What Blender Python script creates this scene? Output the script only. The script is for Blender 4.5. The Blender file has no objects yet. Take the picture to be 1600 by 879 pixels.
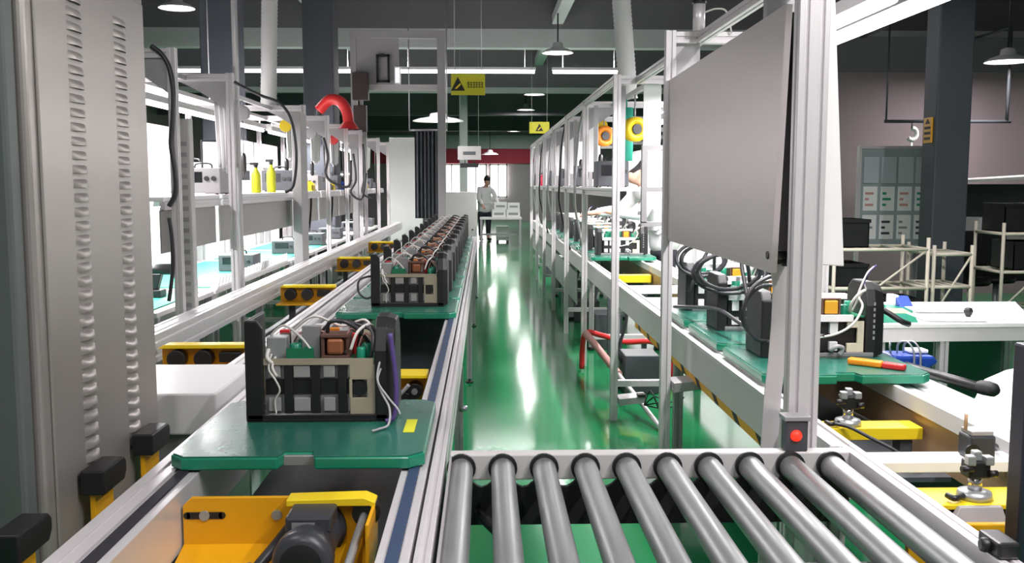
import bpy, math, random
from mathutils import Vector, Matrix
PI = math.pi
random.seed(7)
S = bpy.context.scene
C = S.collection

# ------------------------------------------------------------------ camera, world, exposure
cam = bpy.data.cameras.new('camera')
cam.sensor_width = 36.0
cam.lens = 1500.0 / 1600.0 * 36.0
cam.clip_start = 0.02
camo = bpy.data.objects.new('camera', cam)
C.objects.link(camo)
camo.location = (0, 0, 1.5)
camo.rotation_euler = (math.radians(90 - 5.786), 0, math.radians(-1.634))
S.camera = camo
W = bpy.data.worlds.new('hall_ambient')
S.world = W
W.use_nodes = True
W.node_tree.nodes['Background'].inputs[0].default_value = (0.9, 0.93, 1.0, 1)
W.node_tree.nodes['Background'].inputs[1].default_value = 0.25
S.view_settings.view_transform = 'Standard'
S.view_settings.look = 'None'
S.view_settings.gamma = 1
S.view_settings.use_curve_mapping = False
S.view_settings.exposure = 0.0
S.cycles.use_denoising = True
S.cycles.max_bounces = 8
S.cycles.sample_clamp_indirect = 4
E_STRIP, E_HALL, E_PEND = 20, 40, 60     # watts of work-line strips, unseen added hall strips, pendants
LAMP_COL = (1.0, 0.965, 0.975)

# ------------------------------------------------------------------ materials
def lin(c):
    return tuple(((v / 12.92) if v <= 0.04045 else ((v + 0.055) / 1.055) ** 2.4) for v in [x / 255 for x in c])

def mat(name, rgb, rough=0.5, metal=0.0, var=0.08, scale=9.0, bump=0.0, stretch=(1, 1, 1), rvar=0.08, coat=0.0, alpha=1.0, spec=0.5):
    m = bpy.data.materials.new(name)
    m.use_nodes = True
    nt = m.node_tree
    b = nt.nodes['Principled BSDF']
    c = lin(rgb)
    tc = nt.nodes.new('ShaderNodeTexCoord')
    mp = nt.nodes.new('ShaderNodeMapping')
    mp.inputs['Scale'].default_value = stretch
    nz = nt.nodes.new('ShaderNodeTexNoise')
    nz.inputs['Scale'].default_value = scale
    nz.inputs['Detail'].default_value = 5
    nt.links.new(tc.outputs['Object'], mp.inputs[0])
    nt.links.new(mp.outputs[0], nz.inputs['Vector'])
    mx = nt.nodes.new('ShaderNodeMix')
    mx.data_type = 'RGBA'
    mx.inputs[6].default_value = tuple(v * (1 - var) for v in c) + (1,)
    mx.inputs[7].default_value = tuple(min(1, v * (1 + var)) for v in c) + (1,)
    nt.links.new(nz.outputs[0], mx.inputs[0])
    nt.links.new(mx.outputs[2], b.inputs['Base Color'])
    mr = nt.nodes.new('ShaderNodeMapRange')
    mr.inputs[3].default_value = max(0.02, rough - rvar)
    mr.inputs[4].default_value = min(1, rough + rvar)
    nt.links.new(nz.outputs[0], mr.inputs[0])
    nt.links.new(mr.outputs[0], b.inputs['Roughness'])
    b.inputs['Metallic'].default_value = metal
    b.inputs['Coat Weight'].default_value = coat
    b.inputs['Coat Roughness'].default_value = 0.12
    b.inputs['Specular IOR Level'].default_value = spec
    b.inputs['Alpha'].default_value = alpha
    if bump:
        bp = nt.nodes.new('ShaderNodeBump')
        bp.inputs['Strength'].default_value = bump
        bp.inputs['Distance'].default_value = 0.004
        nt.links.new(nz.outputs[0], bp.inputs['Height'])
        nt.links.new(bp.outputs[0], b.inputs['Normal'])
    return m

def emit(name, rgb, strength):
    m = bpy.data.materials.new(name)
    m.use_nodes = True
    b = m.node_tree.nodes['Principled BSDF']
    b.inputs['Base Color'].default_value = (*lin(rgb), 1)
    b.inputs['Emission Color'].default_value = (*lin(rgb), 1)
    b.inputs['Emission Strength'].default_value = strength
    return m

ALU = mat('anodised_aluminium', (218, 213, 215), 0.36, 0.35, 0.05, 30, stretch=(1, 1, .1))
ALUD = mat('dull_aluminium', (170, 168, 170), 0.4, 0.5, 0.06, 30)
WHITE = mat('white_paint', (232, 230, 230), 0.45, 0, 0.03)
CREAM = mat('cream_plastic', (214, 205, 182), 0.5, 0, 0.05)
GREYM = mat('grey_paint', (160, 157, 158), 0.45, 0.1, 0.04)
LGREY = mat('light_grey_paint', (196, 193, 192), 0.45, 0.0, 0.04)
DGREY = mat('dark_grey_paint', (66, 69, 74), 0.5, 0, 0.08)
STEEL = mat('brushed_steel_panel', (206, 197, 197), 0.36, 0.55, 0.04, 14, 0.03, (1, .3, 14), 0.05)
CAB = mat('cabinet_steel', (168, 162, 158), 0.40, 0.55, 0.04, 14, 0.03, (1, 1, .15), 0.05)
CABD = mat('cabinet_front_shade', (96, 102, 100), 0.5, 0.1, 0.05)  # front face gets no light, so its colour is darkened
CHROME = mat('worn_roller_steel', (168, 170, 170), 0.40, 0.72, 0.14, 26, 0.0, (2, .5, 2), 0.08)
SHINY = mat('polished_steel', (205, 205, 208), 0.2, 0.95, 0.08, 20)
BLACK = mat('black_plastic', (27, 26, 28), 0.42, 0, 0.15, 20)
RUBBER = mat('black_rubber', (22, 22, 24), 0.6, 0, 0.15, 20)
NAVY = mat('blue_belt', (44, 62, 92), 0.6, 0, 0.12, 60, 0.1)
DBELT = mat('dark_belt', (36, 34, 44), 0.6, 0, 0.15, 60, 0.1)
YEL = mat('yellow_paint', (222, 160, 12), 0.42, 0, 0.10, 7, 0.02)
YELB = mat('bright_yellow_paint', (236, 205, 30), 0.42, 0, 0.06, 7)
TRAYT = mat('green_tray_mat', (38, 104, 88), 0.28, 0, 0.10, 5, 0.02, coat=0.15)
TRAYE = mat('green_tray_edge', (22, 128, 98), 0.3, 0, 0.12, 12, coat=0.2)
PCB = mat('green_circuit_board', (24, 112, 76), 0.4, 0, 0.3, 40, 0.05)
COPPER = mat('copper_winding', (150, 92, 62), 0.4, 0.3, 0.25, 60, 0.1, (1, 1, 8))
AMBER = mat('amber_tape', (214, 156, 44), 0.35, 0, 0.1)
SILV = mat('tinned_metal', (176, 178, 180), 0.35, 0.6, 0.1)
CREAMD = mat('dimmed_cream_bracket', (158, 148, 128), 0.5, 0, 0.08)  # cream darkened to put the left chassis' dimness into the colour
BLOCKG = mat('dimmed_spacer', (150, 147, 147), 0.5, 0, 0.06)  # pale spacer blocks darkened for the same dimness
GSINK = mat('heat_sink_grey', (150, 148, 150), 0.4, 0.4, 0.1)
PURPLE = mat('purple_cable', (84, 66, 128), 0.45)
CABLE = mat('grey_black_cable', (50, 50, 54), 0.38)
GCABLE = mat('pale_grey_cable', (168, 166, 170), 0.4)
WCABLE = mat('white_cable', (214, 210, 204), 0.45)
RED = mat('red_plastic', (206, 42, 44), 0.4)
ORANGE = mat('orange_plastic', (238, 140, 26), 0.38)
BLUE = mat('blue_plastic', (26, 62, 152), 0.38, 0, 0.1)
PINK = mat('faded_pink_strap', (206, 150, 144), 0.6)
TEAL = mat('teal_cloth', (40, 150, 126), 0.6)
LIME = mat('yellow_note', (214, 214, 40), 0.5)
PAPER = mat('white_paper', (240, 240, 238), 0.6, 0, 0.02)
INK = mat('black_ink', (28, 28, 26), 0.6)
SKIN = mat('skin', (206, 160, 140), 0.5, 0, 0.05)
HAIR = mat('black_hair', (24, 20, 20), 0.55)
COAT = mat('white_work_coat', (238, 236, 238), 0.7, 0, 0.03, 12, 0.1)
TROUS = mat('dark_trousers', (44, 46, 56), 0.7)
BROWN = mat('brown_leather', (92, 62, 52), 0.6)
TUBEW = mat('cream_coated_tube', (206, 198, 182), 0.4)
MOTOR = mat('motor_grey', (62, 64, 70), 0.38, 0.2, 0.15)
BRNM = mat('tan_inner_rail', (170, 138, 104), 0.45, 0.2, 0.1)
SCREEN = emit('lit_screen', (226, 226, 236), 0.9)
DSCR = mat('dark_screen', (20, 22, 26), 0.2)
TUBE = emit('fluorescent_tube', (255, 250, 252), 9)
BULB = emit('pendant_bulb', (255, 248, 244), 10)
REDL = emit('red_indicator', (255, 36, 18), 2.2)
WINL = emit('daylit_pane', (255, 250, 248), 6)
FILM = mat('clear_film_sleeve', (190, 200, 204), 0.08, 0, 0.05, 6, 0.3, coat=0.6)

def floor_mat():
    m = mat('green_epoxy_floor', (26, 124, 74), 0.12, 0, 0.16, 1.3, 0.0, (1, 1, 1), 0.04, coat=0.0, spec=0.36)
    return m
FLOORM = floor_mat()
CEILM = mat('dark_painted_ceiling', (112, 110, 114), 0.8, 0, 0.08, 2)
BEAMM = mat('grey_beam_paint', (200, 202, 202), 0.7, 0, 0.06, 2)
BEAMD = mat('dark_beam_paint', (112, 110, 114), 0.7, 0, 0.06, 2)
MAUVE = mat('mauve_wall_paint', (150, 134, 138), 0.75, 0, 0.05, 1.5)
WALLM = mat('pale_wall_paint', (170, 164, 166), 0.75, 0, 0.05, 1.5)
REDW = mat('red_wall_paint', (196, 62, 84), 0.7, 0, 0.05, 2)
COLM = mat('column_paint', (62, 66, 74), 0.6, 0, 0.06, 2)
COLL = mat('column_side_paint', (104, 108, 114), 0.6, 0, 0.06, 2)
DUCTM = mat('white_flexible_duct', (208, 206, 206), 0.6, 0, 0.05, 6)

# ------------------------------------------------------------------ mesh builder
MW = {}
class MB:
    def __init__(s):
        s.v = []; s.f = []; s.sm = []
    def _add(s, vs, fs, smooth=False):
        o = len(s.v)
        s.v += [tuple(v) for v in vs]
        s.f += [tuple(i + o for i in f) for f in fs]
        s.sm += [smooth] * len(fs)
        return s
    def box(s, x0, x1, y0, y1, z0, z1):
        x0, x1 = min(x0, x1), max(x0, x1); y0, y1 = min(y0, y1), max(y0, y1); z0, z1 = min(z0, z1), max(z0, z1)
        return s._add([(x0, y0, z0), (x1, y0, z0), (x1, y1, z0), (x0, y1, z0), (x0, y0, z1), (x1, y0, z1), (x1, y1, z1), (x0, y1, z1)],
                      [(0, 3, 2, 1), (4, 5, 6, 7), (0, 1, 5, 4), (1, 2, 6, 5), (2, 3, 7, 6), (3, 0, 4, 7)])
    def rbox(s, c, size, rot):
        R = rot if isinstance(rot, Matrix) else Matrix.Rotation(rot, 3, 'Z')
        h = [d / 2 for d in size]; c = Vector(c)
        vs = [c + R @ Vector((a * h[0], b * h[1], d * h[2])) for d in (-1, 1) for a, b in ((-1, -1), (1, -1), (1, 1), (-1, 1))]
        return s._add(vs, [(0, 3, 2, 1), (4, 5, 6, 7), (0, 1, 5, 4), (1, 2, 6, 5), (2, 3, 7, 6), (3, 0, 4, 7)])
    def hexa(s, q0, q1):          # two quads in the same order
        return s._add(list(q0) + list(q1), [(0, 3, 2, 1), (4, 5, 6, 7), (0, 1, 5, 4), (1, 2, 6, 5), (2, 3, 7, 6), (3, 0, 4, 7)])
    def _frame(s, d):
        d = Vector(d).normalized()
        a = Vector((0, 0, 1)) if abs(d.z) < 0.9 else Vector((1, 0, 0))
        u = d.cross(a).normalized(); w = u.cross(d).normalized()
        return d, u, w
    def cyl(s, p0, p1, r0, r1=None, n=16):
        r1 = r0 if r1 is None else r1
        p0 = Vector(p0); p1 = Vector(p1); d, u, w = s._frame(p1 - p0)
        vs = []
        for p, r in ((p0, r0), (p1, r1)):
            for i in range(n):
                a = 2 * PI * i / n
                vs.append(p + (u * math.cos(a) + w * math.sin(a)) * r)
        o = len(s.v)
        s._add(vs, [(i, (i + 1) % n, n + (i + 1) % n, n + i) for i in range(n)], True)
        s.f += [tuple(o + i for i in reversed(range(n))), tuple(o + n + i for i in range(n))]
        s.sm += [False, False]
        return s
    def lathe(s, prof, c, axis=(0, 0, 1), n=24):
        c = Vector(c); d, u, w = s._frame(axis)
        vs = []
        for r, z in prof:
            for i in range(n):
                a = 2 * PI * i / n
                vs.append(c + d * z + (u * math.cos(a) + w * math.sin(a)) * max(r, 1e-4))
        k = len(prof)
        return s._add(vs, [(j * n + i, j * n + (i + 1) % n, (j + 1) * n + (i + 1) % n, (j + 1) * n + i) for j in range(k - 1) for i in range(n)], True)
    def tube(s, pts, r, n=8, smooth=6, closed=False):
        P = [Vector(p) for p in pts]
        if smooth and len(P) > 2:
            Q = []
            m = len(P)
            rng = range(m if closed else m - 1)
            for i in rng:
                if closed:
                    a, b, c, d = P[(i - 1) % m], P[i], P[(i + 1) % m], P[(i + 2) % m]
                else:
                    a, b, c, d = P[max(i - 1, 0)], P[i], P[i + 1], P[min(i + 2, m - 1)]
                for k in range(smooth):
                    t = k / smooth
                    Q.append(0.5 * ((2 * b) + (c - a) * t + (2 * a - 5 * b + 4 * c - d) * t * t + (3 * b - a - 3 * c + d) * t ** 3))
            if not closed: Q.append(P[-1])
            P = Q
        m = len(P); vs = []; u = None
        for i in range(m):
            if closed: d = P[(i + 1) % m] - P[i - 1]
            else: d = P[min(i + 1, m - 1)] - P[max(i - 1, 0)]
            if d.length < 1e-9: d = Vector((0, 0, 1))
            d.normalize()
            if u is None: _, u, w = s._frame(d)
            u = (u - d * u.dot(d))
            if u.length < 1e-6: _, u, w = s._frame(d)
            u.normalize(); w = d.cross(u)
            for k in range(n):
                a = 2 * PI * k / n
                vs.append(P[i] + (u * math.cos(a) + w * math.sin(a)) * r)
        fs = [(i % m * n + k, i % m * n + (k + 1) % n, (i + 1) % m * n + (k + 1) % n, (i + 1) % m * n + k) for i in range(m if closed else m - 1) for k in range(n)]
        if not closed: fs += [tuple(reversed(range(n))), tuple((m - 1) * n + k for k in range(n))]
        return s._add(vs, fs, True)
    def prism(s, poly, plane, a, b):   # poly in plane 'xz','yz','xy', extruded from a to b along the third axis
        def pt(p, t):
            return {'xz': (p[0], t, p[1]), 'yz': (t, p[0], p[1]), 'xy': (p[0], p[1], t)}[plane]
        n = len(poly)
        vs = [pt(p, a) for p in poly] + [pt(p, b) for p in poly]
        return s._add(vs, [(i, (i + 1) % n, n + (i + 1) % n, n + i) for i in range(n)] + [tuple(reversed(range(n))), tuple(range(n, 2 * n))])
    def ext(s, p0, p1, w, h, up=(0, 0, 1), nw=1, nh=1, slot=None):   # slotted aluminium extrusion, w along side, h along up
        p0 = Vector(p0); p1 = Vector(p1); d = (p1 - p0).normalized()
        up = Vector(up)
        if abs(d.dot(up)) > 0.9: up = Vector((0, 1, 0))
        sd = d.cross(up).normalized(); up = sd.cross(d).normalized()
        sl = slot or min(w, h) * 0.22; dp = sl * 0.7
        poly = []
        def side(ax, ay, bx, by, n):
            L = Vector((bx - ax, by - ay)); ln = L.length; t = L / ln; nn = Vector((-t.y, t.x))
            poly.append((ax, ay))
            for i in range(n):
                c = ln * (i + 0.5) / n
                for off, dd in ((c - sl / 2, 0), (c - sl / 2, dp), (c + sl / 2, dp), (c + sl / 2, 0)):
                    q = Vector((ax, ay)) + t * off + nn * dd
                    poly.append((q.x, q.y))
        a, b = w / 2, h / 2
        side(-a, -b, a, -b, nw); side(a, -b, a, b, nh); side(a, b, -a, b, nw); side(-a, b, -a, -b, nh)
        n = len(poly)
        vs = [p + sd * x + up * y for p in (p0, p1) for x, y in poly]
        return s._add(vs, [(i, (i + 1) % n, n + (i + 1) % n, n + i) for i in range(n)] + [tuple(reversed(range(n))), tuple(range(n, 2 * n))])
    def build(s, name, m, parent=None, bevel=0.0, seg=2):
        me = bpy.data.meshes.new(name)
        vs = s.v
        if parent is not None:
            inv = MW.get(parent.as_pointer(), Matrix.Identity(4)).inverted()
            vs = [inv @ Vector(v) for v in vs]; org = None
        else:
            xs = [v[0] for v in vs]; ys = [v[1] for v in vs]; zs = [v[2] for v in vs]
            org = Vector(((min(xs) + max(xs)) / 2, (min(ys) + max(ys)) / 2, min(zs)))
            vs = [Vector(v) - org for v in vs]
        me.from_pydata(vs, [], s.f)
        me.polygons.foreach_set('use_smooth', s.sm)
        me.materials.append(m)
        me.update()
        import bmesh
        bm = bmesh.new(); bm.from_mesh(me); bmesh.ops.recalc_face_normals(bm, faces=bm.faces); bm.to_mesh(me); bm.free()
        o = bpy.data.objects.new(name, me)
        C.objects.link(o)
        if parent is not None:
            o.parent = parent
            MW[o.as_pointer()] = MW.get(parent.as_pointer(), Matrix.Identity(4))
        else:
            o.location = org
            MW[o.as_pointer()] = Matrix.Translation(org)
        if bevel:
            bv = o.modifiers.new('edge', 'BEVEL'); bv.width = bevel; bv.segments = seg; bv.limit_method = 'ANGLE'; bv.angle_limit = 0.6
        return o

def thing(name, label, cat, loc=(0, 0, 0), rz=0.0, group=None):
    o = bpy.data.objects.new(name, None)
    o.empty_display_size = 0.05
    C.objects.link(o)
    o.location = loc; o.rotation_euler = (0, 0, rz)
    MW[o.as_pointer()] = Matrix.Translation(loc) @ Matrix.Rotation(rz, 4, 'Z')
    o['label'] = label; o['category'] = cat
    if group: o['group'] = group
    return o
def tag(o, label, cat, group=None):
    o['label'] = label; o['category'] = cat
    if group: o['group'] = group
    return o
def struct(o):
    o['kind'] = 'structure'
    return o
def move(o, loc, rz=None):
    o.location = loc
    if rz is not None: o.rotation_euler = (0, 0, rz)
    MW[o.as_pointer()] = Matrix.Translation(loc) @ Matrix.Rotation(o.rotation_euler.z, 4, 'Z')
def dup(root, loc, label, rz=None, group=None, skip=()):
    r = root.copy(); C.objects.link(r); r.location = loc
    if rz is not None: r.rotation_euler = (0, 0, rz)
    r['label'] = label
    if group: r['group'] = group
    for ch in list(root.children):
        if ch.name.split('.')[0] in skip: continue
        c = ch.copy(); C.objects.link(c); c.parent = r
        for g in ch.children:
            d = g.copy(); C.objects.link(d); d.parent = c
    return r
ORD = ['first', 'second', 'third', 'fourth', 'fifth', 'sixth', 'seventh', 'eighth', 'ninth', 'tenth', 'eleventh', 'twelfth']

# ------------------------------------------------------------------ the hall
struct(MB().box(-9, 9, -4, 40, -0.1, 0).build('floor', FLOORM))
struct(MB().box(-9, 9, -4, 40, 4.6, 4.7).build('ceiling', CEILM))
struct(MB().box(-9.1, -9, -4, 40, 0, 4.6).build('wall_left', WALLM))
struct(MB().box(9, 9.1, -4, 40, 0, 4.6).build('wall_right', WALLM))
struct(MB().box(-9, 9, -4.1, -4, 0, 4.6).build('wall_front', WALLM))
struct(MB().box(-9, 9, 40, 40.1, 0, 4.6).build('wall_back', WALLM))
struct(MB().box(-4.6, 4.4, 39.9, 40, 2.35, 2.95).build('trim_1', REDW))
struct(MB().box(-9, 9, 39.86, 39.9, 2.95, 3.5).build('trim_2', BEAMM))
struct(MB().box(4.2, 9, 13, 13.15, 0, 3.0).build('wall_partition', MAUVE))
struct(MB().box(4.2, 9, 12.9, 13.15, 3.0, 3.45).build('trim_3', BEAMD))
# cross beams and the two long beams
for k, (y, z0, z1, d, m) in enumerate([(12.6, 4.25, 4.6, .3, BEAMD), (16.0, 3.72, 4.02, .25, BEAMM), (16.0, 4.02, 4.6, .25, BEAMD), (21.5, 3.5, 3.62, .15, BEAMM),
                                       (21.5, 3.62, 4.6, .2, BEAMD), (27, 3.4, 4.6, .25, BEAMD), (33, 3.3, 4.6, .25, BEAMD)]):
    struct(MB().box(-9, 9, y, y + d, z0, z1).build('trim_%d' % (4 + k), m))
for k, x in enumerate((1.2, -2.55)):
    struct(MB().box(x - .09, x + .09, 10, 40, 4.1, 4.25).build('trim_%d' % (11 + k), BEAMM))
# windows in the far wall, panes glow to stand in for daylight
for k, (x0, x1, z0, z1) in enumerate([(-1.85, -0.85, .4, 2.33), (-0.8, 0.1, .4, 2.33), (0.2, 0.95, .95, 2.33)]):
    fr = MB()
    fr.box(x0, x1, 39.84, 39.9, z0, z0 + .06).box(x0, x1, 39.84, 39.9, z1 - .06, z1).box(x0, x0 + .06, 39.84, 39.9, z0, z1).box(x1 - .06, x1, 39.84, 39.9, z0, z1)
    fr.box((x0 + x1) / 2 - .025, (x0 + x1) / 2 + .025, 39.84, 39.9, z0, z1)
    w = struct(fr.build('window_%d' % (k + 1), WHITE))
    MB().box(x0 + .06, x1 - .06, 39.87, 39.89, z0 + .06, z1 - .06).build('pane', WINL, w)

# columns
def column(x0, x1, y0, y1, mface=COLM):
    o = MB().box(x0, x1, y0, y1, 0, 4.6).build('column', mface, None, 0.015)
    return struct(o)
column(4.24, 4.575, 9.0, 9.28)
column(-3.17, -2.77, 11.0, 11.4)
column(-2.40, -2.0, 13.0, 13.5)
column(-0.62, -0.42, 24, 24.3, BEAMM)
# yellow plate on the right column
pl = thing('warning_plate', 'small yellow plate with dark marks on the dark grey column', 'sign', (4.23, 9.14, 1.89))
MB().box(4.225, 4.239, 9.06, 9.22, 1.89, 2.13).build('plate', YEL, pl)
mk = MB()
for z in (1.92, 1.97, 2.02):
    mk.box(4.222, 4.225, 9.08, 9.20, z, z + .025)
mk.prism([(9.09, 2.07), (9.19, 2.07), (9.14, 2.12)], 'yz', 4.222, 4.225)
mk.build('printed_marks', INK, pl)

# ------------------------------------------------------------------ lamps
def area(parent, loc, sx, sy, watts, rot=(0, 0, 0)):
    l = bpy.data.lights.new('lamp_light', 'AREA')
    l.shape = 'RECTANGLE'; l.size = sx; l.size_y = sy; l.energy = watts; l.color = LAMP_COL
    o = bpy.data.objects.new('lamp_light', l)
    C.objects.link(o)
    o.parent = parent
    o.location = MW[parent.as_pointer()].inverted() @ Vector(loc)
    o.rotation_euler = rot
    return o
def strip_lamp(label, x, y0, y1, z, watts, group=None, hang=None, w=.09, r=.016, up=0.0):
    t = thing('fluorescent_lamp', label, 'lamp', (x, (y0 + y1) / 2, z), 0, group)
    h = MB()
    h.prism([(x - w / 2, z + .02), (x + w / 2, z + .02), (x + w * .3, z + .07), (x - w * .3, z + .07)], 'xz', y0, y1)
    h.build('housing', WHITE, t)
    MB().cyl((x, y0 + .02, z + .004), (x, y1 - .02, z + .004), r, n=10).build('tube', TUBE, t)
    if hang:
        for y in (y0 + .15, y1 - .15):
            MB().cyl((x, y, z + .07), (x, y, hang), .006, n=6).build('hanger', ALUD, t)
    area(t, (x, (y0 + y1) / 2, z - .015 - max(0, r - .016)), .05, y1 - y0 - .05, watts)
    if up: area(t, (x, (y0 + y1) / 2, z + .075), .05, y1 - y0 - .05, watts * up, (PI, 0, 0))   # uplight added above the closed housing to brighten the ceiling
    return t
def pendant(label, x, y, z, top, watts, group=None, r=.24):
    t = thing('pendant_lamp', label, 'lamp', (x, y, z), 0, group)
    MB().lathe([(r, 0), (r * .98, .012), (r * .75, .05), (r * .35, .085), (r * .3, .15), (.02, .17), (0.0, .17)], (x, y, z), n=28).build('lamp_shade', WHITE, t)
    MB().lathe([(0.0, -.004), (r * .5, .0), (r * .86, .018), (r * .86, .022), (0, .024)], (x, y, z), n=24).build('bulb', BULB, t)
    MB().cyl((x, y, z + .16), (x, y, top), .012, n=8).build('cord', BLACK, t)
    l = bpy.data.lights.new('lamp_light', 'AREA'); l.shape = 'DISK'; l.size = r * 1.6; l.energy = watts; l.color = LAMP_COL
    o = bpy.data.objects.new('lamp_light', l); C.objects.link(o); o.parent = t; o.location = (0, 0, -.02)
    return t
for k, (y, x) in enumerate([(15.0, 1.02), (21.9, 1.05), (26.4, 1.02), (33.7, .9), (37.0, .85)]):
    pendant('%s pendant dish lamp from the camera, hanging over the green aisle' % ORD[k], 1.13, y, 3.5, 4.1, E_PEND, 'pendant lamps over the aisle')
pendant('pendant dish lamp high at left beyond the louvred cabinet', -4.15, 13.4, 3.86, 4.6, E_PEND)
pendant('round pendant lamp glowing at right before the mauve wall', 6.25, 11.5, 2.95, 4.6, E_PEND, r=.26)
pendant('bright lamp hanging before the red band at the far end', .2, 34.5, 2.55, 4.6, E_PEND * .6, r=.3)
pendant('wide pendant lamp behind the tall grey gantry post', -.9, 19.0, 2.72, 4.6, E_PEND * .5, r=.5)
# unseen strips added above and behind the viewer to light the foreground
hall = [(4.3, 5.6, 7.6), (-.5, -2.2, .2), (.9, .3, 2.3), (-1.6, 1.3, 3.2), (1.95, -.5, 1.5)]  # first one added for the notice board, last for the white cover
for k, (x, y0, y1) in enumerate(hall):
    strip_lamp('added unseen hall fluorescent strip hung high near the roller table, %s row' % ORD[k], x, y0, y1, 3.3, E_HALL * (2.4 if x == 1.95 else 1), None, 4.6, .14, .016, .5)
strip_lamp('long bright fluorescent strip over the white desk at right', 2.44, 4.2, 6.75, 2.49, 60, None, 4.6, .20, .034, .3)
strip_lamp('fluorescent strip glowing behind the slim frame left of the louvred cabinet', -2.95, 8.2, 10.7, 2.32, 40, None, 4.6, .20, .03, .3)
def cross_lamp(label, x0, x1, y, z, watts):
    t = thing('fluorescent_lamp', label, 'lamp', ((x0 + x1) / 2, y, z), 0, 'bright lamp row across the hall')
    MB().box(x0, x1, y - .05, y + .05, z + .03, z + .08).build('housing', WHITE, t)
    MB().cyl((x0 + .02, y, z), (x1 - .02, y, z), .03, n=10).build('tube', TUBE, t)
    for x in (x0 + .2, x1 - .2): MB().cyl((x, y, z + .08), (x, y, 4.6), .006, n=6).build('hanger', ALUD, t)
    o = area(t, ((x0 + x1) / 2, y, z - .04), x1 - x0, .05, watts)
    o = area(t, ((x0 + x1) / 2, y, z + .09), x1 - x0, .05, watts * .6, (PI, 0, 0))  # second, upward light added for beams and ceiling
for k, (x0, x1) in enumerate([(-6.2, -4.9), (-4.6, -2.9), (-2.7, -1.9), (-1.6, .95), (1.25, 2.6)]):
    cross_lamp('%s lamp from the left in the bright row across the hall' % ORD[k], x0, x1, 18.0, 3.56, 40)

# ------------------------------------------------------------------ louvred cabinet at the left edge
cb = thing('louvred_cabinet', 'tall grey steel cabinet with two columns of louvre slots beside the left conveyor', 'cabinet', (-1.4, 2.42, 0))
MB().box(-1.9, -.955, 2.06, 2.78, .05, 2.03).build('body', CAB, cb, .012, 3)
MB().box(-1.9, -.97, 2.0, 2.055, .05, 2.03).box(-1.9, -.97, 2.06, 2.76, 0, .05).build('front_frame', CABD, cb, .01)
MB().box(-1.86, -1.03, 1.985, 2.0, .09, 2.0).build('door', CABD, cb, .004)
# side sheet folded at its near edge, pressed louvres on it
MB().box(-.955, -.948, 2.10, 2.76, .08, 1.995).build('side_panel', CAB, cb, .004)
def louvres(y, z0, z1, n):
    lv = MB()
    for i in range(n):
        z = z0 + (z1 - z0) * i / (n - 1)
        a = .042
        # hooded louvre: bulges out at its top, open below
        rows = []
        for k in range(7):
            t = k / 6; yy = y - a + 2 * a * t; b = math.sin(PI * t) ** .5
            rows.append([(-.9485, yy, z + .014), (-.9485 + .006 * b, yy, z + .010), (-.9485 + .0105 * b, yy, z + .001), (-.9485 + .010 * b, yy, z - .006)])
        vs = [p for r in rows for p in r]
        fs = [(4 * k + j, 4 * k + j + 1, 4 * k + 5 + j, 4 * k + 4 + j) for k in range(6) for j in range(3)]
        lv._add(vs, fs, True)
        lv.box(-.949, -.9478, y - a, y + a, z - .014, z - .004)
    return lv
louvres(2.295, .78, 1.955, 37).build('louvre', CAB, cb)
louvres(2.575, .78, 1.915, 36).build('louvre', CAB, cb)
# yellow feet with black pads between cabinet and rail
for k, (y, lab) in enumerate([(2.27, 'yellow stop bracket with black pad, second along the cabinet foot'), (2.60, 'yellow stop bracket with black pad farthest along the cabinet'), (1.86, 'black padded stop bracket nearest the bottom left corner')]):
    t = thing('stop_bracket', lab, 'bracket', (-.90, y, .62))
    MB().box(-.925, -.912, y - .06, y + .05, .62, .80).box(-.912, -.83, y - .06, y + .05, .62, .632).build('bracket_plate', YEL, t, .002)
    MB().prism([(y - .075, .78), (y + .055, .78), (y + .07, .80), (y + .07, .825), (y + .055, .838), (y - .075, .838)], 'yz', -.94, -.885).build('pad', BLACK, t, .004)

# white box behind the cabinet at the end of the return line
wb = thing('white_cover_box', 'plain white sheet metal cover box beyond the louvred cabinet', 'cover')
move(wb, (-1.2, 3.3, 0))
MB().box(-1.62, -.86, 3.04, 3.55, .70, .835).build('cover', WHITE, wb, .006)
MB().box(-1.60, -.88, 3.07, 3.52, 0, .698).build('lower_panel', GREYM, wb, .004)

# ------------------------------------------------------------------ main left conveyor
lc = thing('belt_conveyor', 'long left belt conveyor carrying green trays of chassis along the aisle', 'conveyor', (-.46, 6.5, 0))
def channel(x0, x1, y0, y1, z0, z1, g0, g1, d=.012):
    return MB().prism([(x0, z0), (x1, z0), (x1, z1), (g1, z1), (g1, z1 - d), (g0, z1 - d), (g0, z1), (x0, z1)], 'xz', y0, y1)
Y0, Y1 = .9, 12.9
channel(-.207, -.143, Y0, Y1, .66, .80, -.187, -.163).build('belt_rail', ALU, lc, .0015)
MB().box(-.187, -.163, Y0, Y1, .788, .806).build('belt', NAVY, lc)
MB().ext((-.1185, Y0, .745), (-.1185, Y1, .745), .033, .12, nh=2, slot=.009).build('side_rail', ALU, lc, .0015)
channel(-.757, -.700, Y0, Y1, .66, .80, -.748, -.724).build('belt_rail', ALU, lc, .0015)
MB().box(-.748, -.724, Y0, Y1, .788, .806).build('belt', DBELT, lc)
MB().ext((-.79, Y0, .745), (-.79, Y1, .745), .06, .12, nw=1, nh=2, slot=.009).build('side_rail', ALU, lc, .0015)
MB().ext((-.90, 3.75, .775), (-.90, Y1, .775), .06, .05, slot=.009).build('guide_rail', ALU, lc, .0015)
MB().box(-.700, -.207, 2.36, Y1, .55, .57).build('bed_plate', DGREY, lc)
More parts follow.
